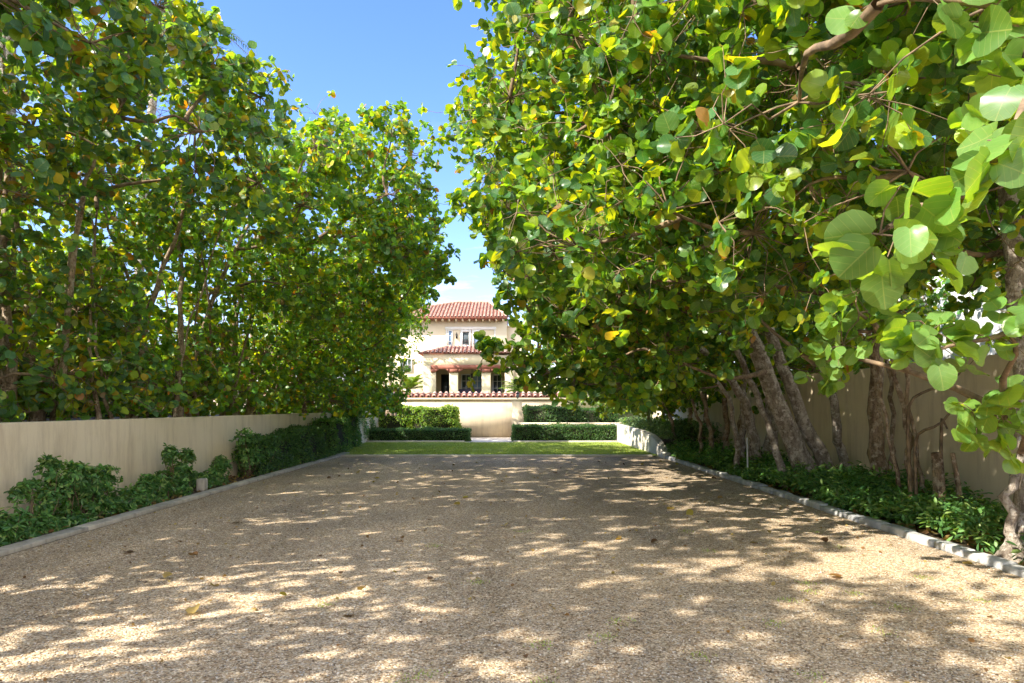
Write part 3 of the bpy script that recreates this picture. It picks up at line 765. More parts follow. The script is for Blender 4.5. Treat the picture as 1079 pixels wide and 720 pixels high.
# sofa under the porch
so = empty('garden_sofa', 'dark outdoor sofa standing in the middle opening of the porch', 'sofa', (-2.65, 46.3, fl))
sx0, sx1 = X(482.5, 46), X(508.5, 46)
Geo().box(sx0, sx1, 45.9, 46.75, fl+.08, fl+.42).build('seat', M['sofa'], so, bevel=.05)
Geo().box(sx0, sx1, 45.72, 45.9, fl+.1, fl+.85).build('backrest', M['sofa'], so, bevel=.05)
for a in (sx0-.18, sx1): Geo().box(a, a+.18, 45.75, 46.75, fl+.08, fl+.66).build('armrest', M['sofa'], so, bevel=.04)
for a in (sx0, sx1-.08):
    for b in (45.8, 46.6): Geo().box(a, a+.08, b, b+.08, fl, fl+.08).build('leg', M['dark_frame'], so)
# porch roof
ez = ztop+.02; x0, x1 = X(440.5), X(543)
vdir = norm(np.array([0, 1.6, .62])); ndir = np.array([0, -vdir[2], vdir[1]])
Lf = 1.75; nc = 24; pit = (x1-x0)/nc
lens, hipw = [], 1.9
for c in range(nc):
    xm = (c+.5)*pit; lens.append(max(.2, min(Lf, Lf*xm/hipw, Lf*((x1-x0)-xm)/hipw)))
g = Geo(); barrel_rows(g, (x0, 44.8, ez), (1, 0, 0), vdir, ndir, nc, pit, lens); 
# left hip slope of the porch roof
u2 = np.array([0, -1, 0]); v2 = norm(np.array([hipw, 0, Lf*vdir[2]])); n2 = np.array([-v2[2], 0, v2[0]])
L2 = hipw/v2[0]; nc2 = 30
lens2 = [max(.2, min(L2, L2*(nc2-1-c+.5)*pit/(Lf*vdir[1]))) for c in range(nc2)]
barrel_rows(g, (x0, 44.8+nc2*pit, ez), u2, v2, n2, nc2, pit, lens2)
rt = g.build('porch_roof', M['tile'], vl, smooth=True)
tp = ez+Lf*vdir[2]; yb = 44.8+Lf*vdir[1]
V = [(x0, 44.82, ez-.01), (x1, 44.82, ez-.01), (x1-hipw, yb, tp-.02), (x0+hipw, yb, tp-.02), (x0, 54, ez-.01), (x1, 54, ez-.01), (x0+hipw, 54, tp-.02), (x1-hipw, 54, tp-.02)]
Geo().add(V, [[0, 1, 2, 3], [4, 0, 3, 6], [1, 5, 7, 2], [3, 2, 7, 6], [0, 4, 5, 1]]).build('porch_roof_deck', M['lintel'], vl)
# main block
mx0, mx1, mx2 = X(392, 55), X(534, 55), X(557, 55)
ze = Z(337, 55)
g = Geo(); g.box(mx0, mx1, 55, 64, 1.5, ze); g.build('wall', M['white_stucco'], vl)
Geo().box(mx1, mx2, 55.5, 64, 1.5, Z(344, 55)).box(mx1+.003, mx2+.08, 55.42, 64.08, Z(344, 55), Z(344, 55)+.12).build('wing_wall', M['white_stucco'], vl)
rx0, rx1 = X(386, 54.2), X(535, 54.2); ry0 = 54.2; rise = 1.95; run = 5.1
hl, hr = 6.7, 1.6
vdir = norm(np.array([0, run, rise])); ndir = np.array([0, -vdir[2], vdir[1]]); Lf = math.hypot(run, rise)
nc = 39; pit = (rx1-rx0)/nc
lens = [max(.2, min(Lf, Lf*(c+.5)*pit/hl, Lf*((rx1-rx0)-(c+.5)*pit)/hr)) for c in range(nc)]
g = Geo(); barrel_rows(g, (rx0, ry0, ze+.08), (1, 0, 0), vdir, ndir, nc, pit, lens, course=.45)
zr = ze+.08+rise; yr = ry0+run
V, F = tubes(curve((rx0, ry0, ze+.16), (rx0+hl, yr, zr+.05), 5, 0), np.full((1, 5), .11), 8); g.add(V, F)
V, F = tubes(curve((rx1, ry0, ze+.16), (rx1-hr, yr, zr+.05), 5, 0), np.full((1, 5), .11), 8); g.add(V, F)
V, F = tubes(curve((rx0+hl, yr, zr+.06), (rx1-hr, yr, zr+.06), 5, 0), np.full((1, 5), .12), 8); g.add(V, F)
g.build('roof', M['tile'], vl, smooth=True)
yb2 = ry0+2*run
V = [(rx0, ry0, ze+.07), (rx1, ry0, ze+.07), (rx1, yb2, ze+.07), (rx0, yb2, ze+.07), (rx0+hl, yr, zr-.01), (rx1-hr, yr, zr-.01), (rx0, ry0, ze), (rx1, ry0, ze), (rx1, yb2, ze), (rx0, yb2, ze)]
Geo().add(V, [[0, 1, 5, 4], [2, 3, 4, 5], [6, 7, 1, 0], [7, 8, 2, 1], [8, 9, 3, 2], [9, 6, 0, 3], [9, 8, 7, 6]]).add(V, [[1, 2, 5], [3, 0, 4]]).build('roof_deck', M['lintel'], vl)
for i, p in enumerate(np.linspace(396, 530, 20)):
    x = X(p, 54.6); Geo().box(x-.06, x+.06, 54.35, 55.0, ze-.16, ze-.003).build('eave_bracket', M['white_stucco'], vl)
# french windows of the upper floor in their pale surround
z0, z1 = Z(366, 55), Z(348, 55)
Geo().box(X(469, 55), X(523, 55), 54.93, 54.997, z1+.02, z1+.26).box(X(470, 55), X(471.2, 55), 54.95, 54.997, z0, z1+.02).box(X(521, 55), X(522, 55), 54.95, 54.997, z0, z1+.02).build('cornice', M['white'], vl)
win(vl, X(472, 55), X(477, 55), z0, z1, 54.99, 1, 3, 'window', 'white', 'glass_painted_sky')
win(vl, X(485.5, 55), X(496.5, 55), z0, z1, 54.99, 1, 1, 'window', 'white', 'glass', .17)
win(vl, X(497.5, 55), X(509, 55), z0, z1, 54.99, 1, 1, 'window', 'white', 'glass_painted_sky', .17)
win(vl, X(421, 54.9), X(434, 54.9), Z(392, 55), Z(378, 55), 54.99, 3, 2, 'window', 'white', 'glass', .06)
x = X(481, 54.8)
Geo().box(x-.08, x+.08, 54.8, 54.96, Z(357, 55), Z(352.5, 55)).box(x-.02, x+.02, 54.86, 54.99, Z(352.5, 55), Z(350.8, 55)).build('wall_lantern', M['dark_frame'], vl)
g = Geo(); g.box(X(425, 46), X(445.5, 46), 46, 46.3, 1.5, Z(410, 46)); o = g.build('terrace_wall', M['cream_far'], None); tag(o, 'short low cream terrace wall left of the porch', 'wall')
g = Geo(); g.box(X(558, 52), X(640, 52), 52, 58, 1.5, Z(398, 52)); o = g.build('garden_pavilion', M['cream_far']); 
tag(o, 'low pale garden building glimpsed behind the right hanging branch', 'house')
w = win(o, X(590, 51.9), X(603, 51.9), Z(416, 52), Z(401, 52), 51.99, 2, 2, 'window', 'white')

# white neighbour's house glimpsed over the right wall
nb = empty('neighbour_house', 'white house with louvred windows glimpsed between leaves over the right wall', 'house', (13, 18, 0))
Geo().box(12.5, 20, 9, 29, 0, 6.4).build('wall', M['neighbour'], nb)
Geo().box(12.3, 20.2, 8.8, 29.2, 6.4, 6.6).build('roof', M['white_stucco'], nb)
for yy in (12, 16.2, 20.4, 25):
    for zz in (1.9, 4.3):
        g = Geo()
        y0, y1 = yy, yy+1.3
        g.box(12.40, 12.5, y0-.12, y0, zz-.12, zz+1.5); g.box(12.40, 12.5, y1, y1+.12, zz-.12, zz+1.5); g.box(12.40, 12.5, y0, y1, zz+1.38, zz+1.5); g.box(12.38, 12.5, y0, y1, zz-.12, zz)
        f = g.build('window', M['white'], nb)
        g = Geo()
        for k in range(12): g.box(12.44, 12.485, y0, y1, zz+.02+k*.113, zz+.075+k*.113)
        g.build('louvre', M['kerb'], f)

# ------------------------------------------------------------------ hedges, shrubs
def hedge(name, label, boxes, n, leaf, palette, cat='hedge', kind='oval', rough=.06, parent=None):
    g = Geo(); Ps, Ns = [], []
    areas = []
    for (x0, x1, y0, y1, z0, z1) in boxes:
        areas.append(2*(x1-x0)*(z1-z0)+2*(y1-y0)*(z1-z0)+(x1-x0)*(y1-y0))
    root = empty(name, label, cat, ((boxes[0][0]+boxes[0][1])/2, (boxes[0][2]+boxes[0][3])/2, boxes[0][4]))
    for b, ar in zip(boxes, areas):
        x0, x1, y0, y1, z0, z1 = b
        m = .09; g.box(x0+m, x1-m, y0+m, y1-m, z0, z1-m)
        k = int(n*ar/sum(areas))
        fa = np.array([(x1-x0)*(z1-z0), (x1-x0)*(z1-z0), (y1-y0)*(z1-z0), (y1-y0)*(z1-z0), (x1-x0)*(y1-y0)])
        f = rng.choice(5, k, p=fa/fa.sum())
        P = np.stack([rng.uniform(x0, x1, k), rng.uniform(y0, y1, k), rng.uniform(z0, z1, k)], 1)
        N = np.zeros((k, 3))
        for q, (ax, val, sg) in enumerate(((1, y0, -1), (1, y1, 1), (0, x0, -1), (0, x1, 1), (2, z1, 1))):
            P[f == q, ax] = val; N[f == q, ax] = sg
        # uneven clipped face: slow waves plus sprays
        wv = rough*(np.sin(P[:, 0]*5.1+P[:, 2]*3)+np.sin(P[:, 1]*4.3+P[:, 0]*2.1)+np.sin(P[:, 2]*6+P[:, 1]*3.3))*.45
        P += N*(wv+rng.uniform(-.09, .035, k)-rough*.4)[:, None]
        Ps.append(P); Ns.append(N)
    g.build('twigs', M['hedge_core'], root)
    P = np.concatenate(Ps); N0 = np.concatenate(Ns); k = len(P)
    N = norm(.5*N0+np.array([0, 0, .5])+.6*rng.normal(size=(k, 3))); A = rng.normal(size=(k, 3))+.5*N0+np.array([0, 0, .3])
    leaves_mesh('foliage', P, A, N, leaf*rng.uniform(.6, 1.3, k), pal(palette, k), M['small_leaf'], root, kind, (.05, .4), (0, .3))
    return root
hedge('clipped_hedge', 'low dark clipped hedge left of the paved gap', [(-6.35, -1.78, 30.5, 31.5, 0, .62)], 15000, .06, 'hedge')
hedge('clipped_hedge', 'low dark clipped hedge right of the paved gap, in front of the pale ledge', [(.15, 4.95, 30.5, 31.5, 0, .78)], 17000, .06, 'hedge')
hedge('clipped_hedge', 'taller loose yellow-green hedge behind the low left hedge', [(-8.0, -4.8, 32.9, 34.4, 0, 1.62), (-4.8, -2.55, 32.9, 34.4, 0, 1.55)], 26000, .10, 'hedge_light', kind='long', rough=.16)
hedge('clipped_hedge', 'dark hedge on the raised bed behind the pale ledge right of the pillar', [(.75, 3.4, 32.8, 34.2, .5, 1.62), (3.4, 5.2, 32.8, 34.2, .5, 1.5)], 18000, .075, 'hedge', rough=.12)
hedge('clipped_hedge', 'clipped waist-high hedge against the middle of the left wall', [(-6.2, -5.66, 15.6, 18.2, 0, .88), (-6.22, -5.62, 18.2, 21.4, 0, 1.02)], 26000, .055, 'hedge', rough=.08)
hedge('clipped_hedge', 'fuller leafy hedge at the far end of the left wall beside the lawn', [(-6.25, -5.62, 21.5, 24.2, 0, 1.22), (-6.8, -5.95, 24.2, 27.0, 0, 1.4), (-7.4, -6.3, 27.0, 31.5, 0, 1.25)], 34000, .08, 'pitto', kind='long', rough=.12)

def shrub(name, label, cat, blobs, leaf, palette, n, stems=None, group=None, kind='long', nl=9, whorl=True, base_z=.02, mat='small_leaf'):
    """whorls of narrow leaves on forking stems. blobs: x,y,z,r,weight"""
    blobs = np.array(blobs, float)
    bx, by = blobs[0, 0], blobs[0, 1]
    root = empty(name, label, cat, (bx, by, base_z), group)
    w = blobs[:, 3]**2*blobs[:, 4]; k = rng.choice(len(blobs), n, p=w/w.sum())
    d = norm(rng.normal(size=(n, 3))); d[:, 2] = np.where(rng.random(n) < .6, np.abs(d[:, 2]), d[:, 2])
    c = blobs[k, :3]+d*blobs[k, 3:4]*rng.uniform(.45, 1.1, (n, 1))*np.array([1, 1, 1.15])
    c[:, 2] = np.maximum(c[:, 2], base_z+.04)
    b = np.stack([blobs[k, 0]*.75+bx*.25+rng.normal(scale=.06, size=n), blobs[k, 1]*.75+by*.25+rng.normal(scale=.06, size=n), np.full(n, base_z)], 1)
    P = curve(b, c, 6, .07, .05)
    V, F = tubes(P[::9], np.repeat(np.linspace(.008, .003, 6)[None], len(P[::9]), 0), 4)
    g = Geo().add(V, F)
    if stems:
        for s_ in stems:
            q = np.array(s_[0], float); t = np.linspace(0, 1, len(q)); tt = np.linspace(0, 1, 8)
            Q = np.stack([np.interp(tt, t, q[:, i]) for i in range(3)], 1)[None]
            V, F = tubes(Q, np.linspace(s_[1], s_[1]*.5, 8)[None], 6, .06); g.add(V, F)
    g.build('stem', M['twig'], root, smooth=True)
    m = n*nl; cp = np.repeat(c, nl, 0); out = np.repeat(norm(d+np.array([0, 0, .6])), nl, 0)
    A = norm(rng.normal(size=(m, 3))); A = norm(A-out*(A*out).sum(1, keepdims=True)*.9+out*.45)
    N = norm(out+.35*rng.normal(size=(m, 3)))
    col = pal(palette, m)*np.repeat(rng.uniform(.75, 1.35, (n, 1)), nl, 0)
    leaves_mesh('foliage', cp-out*.02, A, N, leaf*rng.uniform(.7, 1.2, m), col, M[mat], root, kind, (.1, .5), (0, .35))
    return root
def at(p, q, Y=None, X_=None):
    Y = Y if Y is not None else X_*719/(p-537)
    return ((p-537)/719*Y, Y, 1.6+(429-q)/719*Y)
# left bed shrubs, all close to X=-5.95
GL = 'shrubs in the bed under the left wall'
def lb(p, q, r, w=1.0, x=-5.95):
    Y = x*719/(p-537); return (x, Y, 1.6+(429-q)/719*Y, r*.88, w)
shrub('pittosporum_shrub', 'dark shrub in the near left corner, cut by the left picture edge', 'shrub', [lb(-10, 565, .3), lb(8, 560, .28), lb(18, 578, .22)], .082, 'pitto', 330, group=GL)
shrub('pittosporum_shrub', 'spreading shrub with two bare forked stems and a flat leafy top, nearest the left corner', 'shrub',
      [lb(40, 560, .25), lb(30, 513, .13, 1.3), lb(52, 493, .17, 1.3), lb(18, 522, .12), lb(48, 530, .2), lb(60, 565, .3), lb(20, 570, .25)], .082, 'pitto', 420, [([lb(42, 585, 0)[:3], lb(36, 545, 0)[:3], lb(30, 516, 0)[:3]], .013), ([lb(42, 585, 0)[:3], lb(55, 535, 0)[:3], lb(52, 500, 0)[:3]], .013)], GL)
shrub('pittosporum_shrub', 'tallest rounded shrub of the left bed, with bright green tops', 'shrub', [lb(92, 535, .33), lb(80, 500, .22), lb(108, 505, .26), lb(70, 555, .3), lb(125, 535, .3), lb(92, 515, .35), lb(112, 540, .3), lb(60, 520, .25)], .082, 'pitto', 800, group=GL)
shrub('pittosporum_shrub', 'low dark shrub between the tallest shrub and the one with the grey cover', 'shrub', [lb(142, 530, .27), lb(155, 515, .24), lb(165, 530, .25)], .082, 'pitto', 420, group=GL)
shrub('pittosporum_shrub', 'shrub with a raised leafy sprig, standing around the grey cover', 'shrub', [lb(185, 520, .3), lb(180, 480, .18, 1.4), lb(198, 482, .17, 1.4), lb(208, 510, .25), lb(190, 500, .26), lb(172, 512, .25)], .082, 'pitto', 560, [([lb(190, 535, 0)[:3], lb(184, 505, 0)[:3], lb(181, 484, 0)[:3]], .013)], GL)
shrub('pittosporum_shrub', 'small pointed dark shrub just beyond the grey cover', 'shrub', [lb(226, 508, .3), lb(233, 492, .22), lb(216, 515, .2)], .082, 'pitto', 420, group=GL)
shrub('pittosporum_shrub', 'sparse twiggy shrub against the wall just before the clipped hedge', 'shrub', [lb(262, 485, .42, .8), lb(258, 466, .32, .5), lb(274, 478, .4)], .085, 'pitto', 420, group=GL)
cov = Geo().box(*(lambda a: (a[0]+.1, a[0]+.26, a[1]-.09, a[1]+.09))(lb(203, 508, 0)), .02, .26).build('garden_light', M['kerb_left'], None, bevel=.03)
tag(cov, 'small pale grey box light standing among the left bed shrubs', 'garden light')

hedge('background_hedge', 'tall dense hedge far behind the left row, seen in slivers between the stems', [(-17.6, -16.2, -2, 34, 1.2, 4.4)], 22000, .26, 'lime', rough=.3)

# right bed ground cover
n = 3000
Yc = rng.uniform(5.2, 22, n); Xc = 5.05+1.5*rng.random(n)**1.25
hgt = .24+.14*np.sin(Yc*1.3+Xc*2)+.2*rng.random(n)
hgt = np.where(Xc < 5.25, hgt*.7, hgt)
k = ~((Yc < 8.2) & (Xc > 5.2) & (rng.random(n) < .85)) & ~((Yc < 7.2) & (rng.random(n) < .9))
Xc, Yc, hgt = Xc[k], Yc[k], np.maximum(hgt[k], .1); n = len(Xc)
def cover(name, label, Xc, Yc, Z0, hgt, leaf, palette, nl=12, kind='long'):
    n = len(Xc)
    b = np.stack([Xc, Yc, np.full(n, 0.)+Z0], 1); c = b+np.stack([rng.normal(scale=.06, size=n), rng.normal(scale=.06, size=n), hgt], 1)
    m = n*nl; t = rng.uniform(.45, 1.0, m)[:, None]
    cp = np.repeat(b, nl, 0)*(1-t)+np.repeat(c, nl, 0)*t+rng.normal(scale=.035, size=(m, 3))
    out = norm(np.array([0, 0, .9])+.5*rng.normal(size=(m, 3)))
    A = norm(rng.normal(size=(m, 3))+np.array([0, 0, .2]))
    col = pal(palette, m)*np.repeat(rng.uniform(.7, 1.4, (n, 1)), nl, 0)
    o = leaves_mesh(name, cp, A, out, leaf*rng.uniform(.7, 1.25, m), col, M['small_leaf'], None, kind, (.1, .5), (0, .35))
    tag(o, label, 'ground cover', kind='stuff'); return o
cover('ground_cover', 'knee-high dark green ground cover along the right kerb under the trunks', Xc, Yc, .03, hgt, .10, 'pitto')
n = 1100; cover('ground_cover', 'pale green ground cover spilling behind the low white wall', rng.uniform(5.06, 6.8, n), rng.uniform(21.8, 32, n), .5, rng.uniform(.2, .65, n), .12, 'pale')
g = Geo(); g.prism([(21.6, -.05), (23, .45), (32.2, .6), (32.2, -.05)], 'x', 5.03, 6.89); o = g.build('raised_soil', M['soil']); tag(o, kind='structure')

# strap-leaved plants
def straps(name, label, loc, n, L, w, palette, cat='plant', up=.9, curl=.5):
    root = empty(name, label, cat, loc)
    a = rng.uniform(0, 6.28, n); el = rng.uniform(.35, 1.3, n); K = 7
    t = np.linspace(0, 1, K)[None]
    Ls = L*rng.uniform(.65, 1.1, n)[:, None]
    h = Ls*t*np.cos(el)[:, None]; z = Ls*(t*np.sin(el)[:, None]-curl*t*t*.6)
    c = np.stack([h*np.cos(a)[:, None], h*np.sin(a)[:, None], z], -1)+np.array(loc)
    sd = np.stack([-np.sin(a), np.cos(a), np.zeros(n)], 1)[:, None]
    ww = (w*(1-t**2.2)+.002)[..., None]*.5
    Vv = np.stack([c-sd*ww, c+sd*ww], 2).reshape(-1, 3)
    i = ((np.arange(n)*K*2)[:, None]+np.arange(K-1)[None]*2).ravel()
    F = np.stack([i, i+1, i+3, i+2], 1)
    col = np.repeat(pal(palette, n), K*2, 0)
    mesh_np('leaves', Vv, [F], M['blade'], root, smooth=True, cols=col); return root
straps('spider_lily', 'bright green strap-leaved plant sprouting beside the gnarled trunk', at(752, 487, X_=5.3)[:2]+(.05,), 16, .75, .05, 'lime', curl=.25)
straps('bromeliad', 'dark red and green rosette plant on the soil beside the far trunks', (5.6, 17.6, .08), 26, .5, .05, 'left', curl=.5)
PAL['red'] = [(.6, (.16, .035, .025)), (.4, (.22, .08, .03))]
shrub('croton_shrub', 'rounded dark red leaved shrub behind the left end of the tile coping', 'shrub', [(-7.0, 36.6, 2.1, .55, 1), (-6.5, 36.7, 2.0, .45, 1)], .16, 'red', 260, base_z=1.55)

# thin white stake
p = at(788, 470, X_=5.25)
g = Geo(); V, F = tubes(np.array([[(p[0], p[1], 0), (p[0]-.01, p[1], .45), (p[0]-.02, p[1], .92)]]), np.full((1, 3), .018), 8); g.add(V, F)
o = g.build('garden_stake', M['plastic'], None, smooth=True); tag(o, 'thin white stake standing upright in the right bed', 'stake')
# cut stumps and bare crooked shrub in front of the bare wall
def stump(label, x, y, h, r, lean):
    P = np.array([[(x, y, 0), (x+lean*.3, y, h*.5), (x+lean, y, h)]]); V, F = tubes(P, np.array([[r*1.25, r, r*.92]]), 10, .08)
    g = Geo().add(V, F); top = V[-10:]; g.add(np.vstack([top, top.mean(0)+[0, 0, .01]]), [[i, (i+1) % 10, 10] for i in range(10)])
    o = g.build('tree_stump', M['bark'], None); tag(o, label, 'stump')
stump('short thick cut-off stump before the bare cream wall', 6.15, 9.75, .95, .075, -.05)
stump('thin leaning cut-off stump right of the thick one', 6.35, 9.6, .95, .035, -.12)
sh = empty('bare_shrub', 'leafless shrub with two dark crooked branches against the bare cream wall', 'shrub', (6.1, 9.9, .03))
bs = [[(960, 500), (956, 455), (958, 422), (975, 412), (1000, 405), (1012, 392)], [(966, 502), (963, 470), (968, 455), (990, 448), (1003, 432), (1020, 428)], [(990, 448), (992, 440), (998, 452)]]
for b in bs:
    P = np.array([at(p_, q_, 9.9) for p_, q_ in b]); P[0, 2] = min(P[0, 2], .1)
    tt = np.linspace(0, 1, 12); t = np.linspace(0, 1, len(P)); Q = np.stack([np.interp(tt, t, P[:, i]) for i in range(3)], 1)
    V, F = tubes(Q[None], np.linspace(.028, .012, 12)[None], 6, .05); mesh_np('branch', V, [F], M['twig'], sh, smooth=True)

# ------------------------------------------------------------------ palms and far trees
def palm(name, label, loc, h, nf, L, palette, trunk_r=.14, cat='palm', droop=.55, el0=(-.2, 1.25), lw=.035, ll=.5, stems=1, lean=(0, 0)):
    root = empty(name, label, cat, loc)
    lx, ly, lz = loc
    for s_ in range(stems):
        ox, oy = (0, 0) if stems == 1 else (rng.uniform(-.3, .3), rng.uniform(-.3, .3))
        P = np.array([[(lx+ox, ly+oy, lz), (lx+ox+lean[0]*.3, ly+oy+lean[1]*.3, lz+h*.5), (lx+ox+lean[0], ly+oy+lean[1], lz+h)]])
        tt = np.linspace(0, 1, 24); P = np.stack([np.interp(tt, [0, .5, 1], P[0, :, i]) for i in range(3)], 1)[None]
        rr = trunk_r*(1.15-.35*tt)*(1+.05*np.sin(tt*h*26)); V, F = tubes(P, rr[None], 10)
        mesh_np('trunk', V, [F], M['bark_grey'], root, smooth=True)
    c = np.array([lx+lean[0], ly+lean[1], lz+h])
    g = Geo(); PV, FV, CV, off = [], [], [], 0
    for f in range(nf):
        a = rng.uniform(0, 6.28); el = rng.uniform(*el0); Lf = L*rng.uniform(.8, 1.1)
        K = 10; t = np.linspace(0, 1, K)
        hh = Lf*t*math.cos(el*(.9)); z = Lf*(t*math.sin(el)-droop*t*t)
        rc = c+np.stack([hh*math.cos(a), hh*math.sin(a), z], 1)
        V, F = tubes(rc[None], np.linspace(.022, .005, K)[None]*(L/3), 4); g.add(V, F)
        m = 34; tl = np.linspace(.12, .99, m); q = np.stack([np.interp(tl, t, rc[:, i]) for i in range(3)], 1)
        dr = np.stack([np.interp(tl, t, np.gradient(rc[:, i])) for i in range(3)], 1); dr = norm(dr)
        sd = np.array([-math.sin(a), math.cos(a), 0])
        for s in (1, -1):
            ln = ll*(L/3)*np.sin(math.pi*np.clip(tl*.85+.12, 0, 1))[:, None]*rng.uniform(.85, 1.1, (m, 1))
            tip = q+norm(sd*s+dr*.55+np.array([0, 0, -.25])+.12*rng.normal(size=(m, 3)))*ln
            wd = dr*lw*(L/3)*.5
            V = np.stack([q-wd, q+wd, (q+tip)/2+wd*.9+[0, 0, .02], tip, (q+tip)/2-wd*.9+[0, 0, .02]], 1).reshape(-1, 3)
            PV.append(V); FV.append(np.arange(m*5).reshape(-1, 5)+off); off += m*5; CV.append(np.repeat(pal(palette, m), 5, 0))
    g.build('frond_stalks', M['small_leaf'] if False else M['twig'], root)
    mesh_np('fronds', np.concatenate(PV), [np.concatenate(FV)], M['blade'], root, cols=np.concatenate(CV)); return root
palm('coconut_palm', 'palm whose fronds show against the sky above the left trees', (-13.5, 24.5, 1.2), 14.6, 18, 3.4, 'pale', .16, lean=(1.0, 0))
palm('coconut_palm', 'palm with a ringed grey trunk at the left picture edge behind the wall', (-9.3, 12.6, 1.2), 7.4, 14, 2.6, 'lime', .15, lean=(-.1, .2))
palm('areca_palm', 'small bright yellow-green palm in front of the right end of the porch', (.85, 41.5, 1.55), .9, 26, 1.9, 'lime', .05, droop=.45, el0=(.3, 1.35), stems=4, lw=.06)
palm('areca_palm', 'feathery palm against the villa wall left of the porch', (-6.9, 47.2, 1.55), 1.2, 26, 2.3, 'lime', .05, droop=.5, el0=(.3, 1.35), stems=4, lw=.06)
palm('areca_palm', 'small palm partly hidden by the hanging branch, right of the brightest palm', (3.2, 42.5, 1.55), .9, 20, 1.7, 'lime', .05, droop=.45, el0=(.3, 1.35), stems=3, lw=.06)

def far_tree(name, label, x, y, z, h, lumps, leaf, palette, r=.12, spr=9, kind='oval', nl=7, ncl=6):
    root = empty(name, label, 'tree', (x, y, z))
    grow(root, [([(x, y, z), (x+.1, y, z+h*.3), (x-.05, y, z+h*.6)], r, r*.5), ([(x+.2, y+.1, z), (x+.5, y, z+h*.3), (x+.7, y, z+h*.55)], r*.7, r*.3)], lumps, leaf, palette, kind, 'small_leaf', spr, ncl, nl, twigs=False)
def blob(cx, cy, cz, rx, rz, n, r=.9, ry=None):
    d = norm(rng.normal(size=(n, 3))); k = rng.uniform(.3, 1, (n, 1))**.5
    c = np.array([cx, cy, cz])+d*k*np.array([rx, ry or rx, rz]); return np.concatenate([c, np.full((n, 1), r)*rng.uniform(.8, 1.2, (n, 1)), np.ones((n, 1))], 1).tolist()
far_tree('broadleaf_tree', 'bright yellow-green tree behind the hanging branch, right of the villa', 3.4, 46, 1.55, 6.2, blob(3.4, 46, 5.2, 2.3, 1.9, 14, 1.0), .22, 'lime')
far_tree('broadleaf_tree', 'feathery pale green tree rising left of the villa roof', -8.6, 42, 1.55, 8.6, blob(-8.2, 42, 8.6, 1.9, 2.0, 10, .9), .16, 'pale', spr=8)
far_tree('broadleaf_tree', 'small lime-green tree before the left end of the villa, its leaves catching the sun', -5.6, 31.8, 1.2, 4.8, blob(-5.5, 30.6, 5.0, 1.4, 1.7, 12, .75, 1.2), .13, 'lime', spr=14)
far_tree('fig_tree', 'dark fine-leaved fig tree in the far corner behind the left wall', -7.9, 26.2, 1.2, 4.6, blob(-7.2, 26.0, 3.4, 1.7, 1.7, 18, .95, 3.0), .11, 'fig', spr=16)
far_tree('broadleaf_tree', 'green tree beyond the right hedge near the pale garden building', 6.6, 38.5, 1.55, 5.5, blob(6.4, 38.5, 4.2, 2.6, 2.3, 18, 1.0), .2, 'right')
far_tree('broadleaf_tree', 'light green tree beside the farthest trunks of the right row', 5.2, 35.8, 1.0, 3.6, blob(5.4, 35.5, 3.1, 1.7, 1.2, 12, .8), .14, 'lime', spr=12)
far_tree('broadleaf_tree', 'tree standing deep behind the left row, seen between its stems', -13.5, 15, 1.2, 4.4, blob(-13.5, 15, 4.6, 2.0, 2.4, 34, 1.1, 8), .16, 'lime')
far_tree('broadleaf_tree', 'green tree over the right boundary wall beside the white house', 10.6, 22, 0, 5.0, blob(10.2, 21, 4.0, 1.6, 1.6, 14, 1.0, 5), .16, 'right')

# ------------------------------------------------------------------ light, sky, camera
SUN_AZ = math.atan2(-.85, -.52)      # direction to the sun: left, slightly behind the camera
SUN_EL = R_(40)
w = bpy.data.worlds.new('World'); sc.world = w; w.use_nodes = True
nt = w.node_tree; nt.nodes.clear()
sky = nt.nodes.new('ShaderNodeTexSky'); sky.sky_type = 'NISHITA'; sky.sun_disc = False
sky.sun_elevation = SUN_EL; sky.sun_rotation = SUN_AZ % (2*math.pi)
sky.air_density = 1.0; sky.dust_density = .4; sky.ozone_density = 4.0
tc = nt.nodes.new('ShaderNodeTexCoord')
mp = nt.nodes.new('ShaderNodeMapping'); mp.inputs['Scale'].default_value = (2.2, 2.2, 9.0); mp.inputs['Location'].default_value = (.9, .3, .35)
nt.links.new(tc.outputs['Generated'], mp.inputs['Vector'])
hs = nd(nt, 'HueSaturation', Saturation=1.22, Value=.84)
nt.links.new(mixc(nt, 1.0, sky.outputs[0], (1.15, .95, 1.04), 'MULTIPLY'), hs.inputs['Color'])
nz = nd(nt, 'TexNoise', Scale=1.7, Detail=9.0, Roughness=.6); nt.links.new(mp.outputs[0], nz.inputs['Vector'])
sx = nt.nodes.new('ShaderNodeSeparateXYZ'); nt.links.new(tc.outputs['Generated'], sx.inputs[0])
low = ramp(nt, sx.outputs[2], [(.10, (1, 1, 1)), (.42, (.0, .0, .0))])
mk = mth(nt, 'MULTIPLY', ramp(nt, nz.outputs['Fac'], [(.57, (0, 0, 0)), (.80, (1, 1, 1))]), low)
col = mixc(nt, mth(nt, 'MULTIPLY', mk, .85), hs.outputs[0], (5.5, 5.6, 5.8))
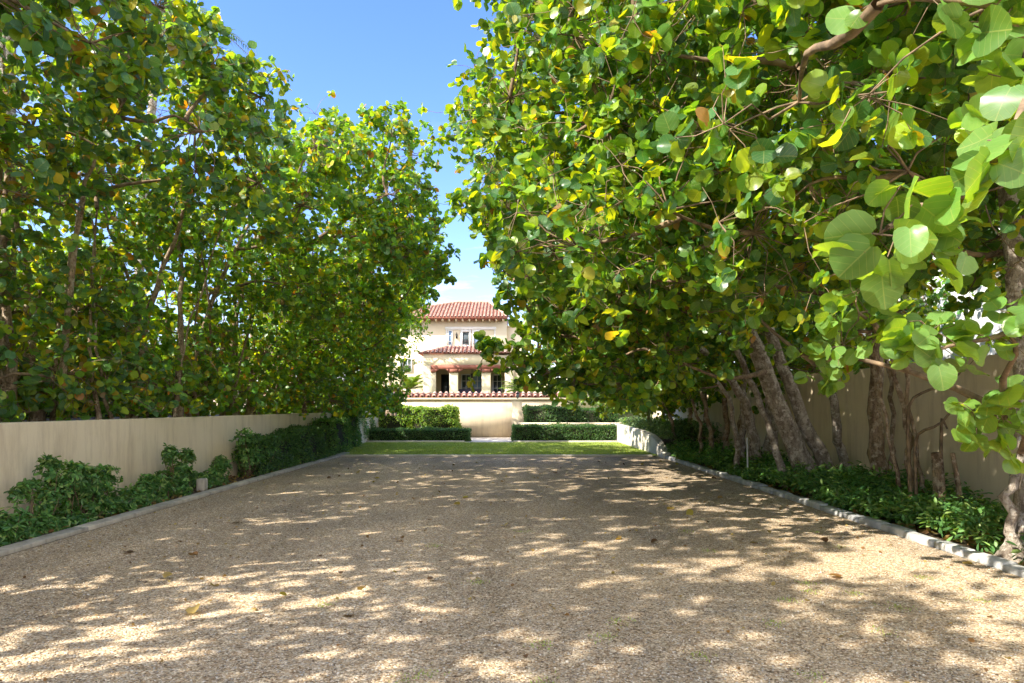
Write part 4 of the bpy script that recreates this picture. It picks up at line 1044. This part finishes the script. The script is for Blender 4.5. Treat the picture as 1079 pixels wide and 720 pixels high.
# unseen bright clouds behind the camera, added to fill the shade with light
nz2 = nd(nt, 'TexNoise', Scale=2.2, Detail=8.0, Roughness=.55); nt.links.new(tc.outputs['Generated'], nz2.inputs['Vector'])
fill_side = ramp(nt, mth(nt, 'ADD', mth(nt, 'MULTIPLY', sx.outputs[1], -.5), .5), [(.50, (0, 0, 0)), (.66, (1, 1, 1))])
m2 = mth(nt, 'MULTIPLY', ramp(nt, nz2.outputs['Fac'], [(.40, (0, 0, 0)), (.52, (1, 1, 1))]), fill_side)
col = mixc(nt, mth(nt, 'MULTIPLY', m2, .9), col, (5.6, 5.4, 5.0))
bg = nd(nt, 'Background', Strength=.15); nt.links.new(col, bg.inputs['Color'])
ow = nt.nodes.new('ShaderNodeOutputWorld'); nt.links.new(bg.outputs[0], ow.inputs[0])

sl = bpy.data.lights.new('sun', 'SUN'); sl.energy = 3.5; sl.angle = R_(.55); sl.color = (1, .93, .80)
so_ = bpy.data.objects.new('sun', sl); link(so_)
from mathutils import Vector
sd = Vector((math.sin(SUN_AZ)*math.cos(SUN_EL), math.cos(SUN_AZ)*math.cos(SUN_EL), math.sin(SUN_EL)))
so_.rotation_euler = sd.to_track_quat('Z', 'Y').to_euler(); so_.location = (0, 0, 30)

cam = bpy.data.cameras.new('camera'); co = bpy.data.objects.new('camera', cam); link(co)
co.location = (0, 0, 1.6); co.rotation_euler = (R_(90), 0, 0)
cam.lens = 24; cam.sensor_width = 36; cam.shift_x = 2.5/1079; cam.shift_y = 69/1079
cam.clip_end = 5000; cam.clip_start = .05
sc.camera = co
sc.view_settings.view_transform = 'Standard'; sc.view_settings.look = 'None'; sc.view_settings.exposure = 1.8; sc.view_settings.gamma = 1
sc.render.engine = 'CYCLES'
cy = sc.cycles; cy.max_bounces = 5; cy.diffuse_bounces = 4; cy.transmission_bounces = 3; cy.glossy_bounces = 2; cy.transparent_max_bounces = 4
cy.use_denoising = True; cy.adaptive_threshold = .02; cy.sample_clamp_indirect = 6
try: cy.denoiser = 'OPENIMAGEDENOISE'; cy.denoising_prefilter = 'ACCURATE'
except Exception: pass
sc.render.use_persistent_data = False
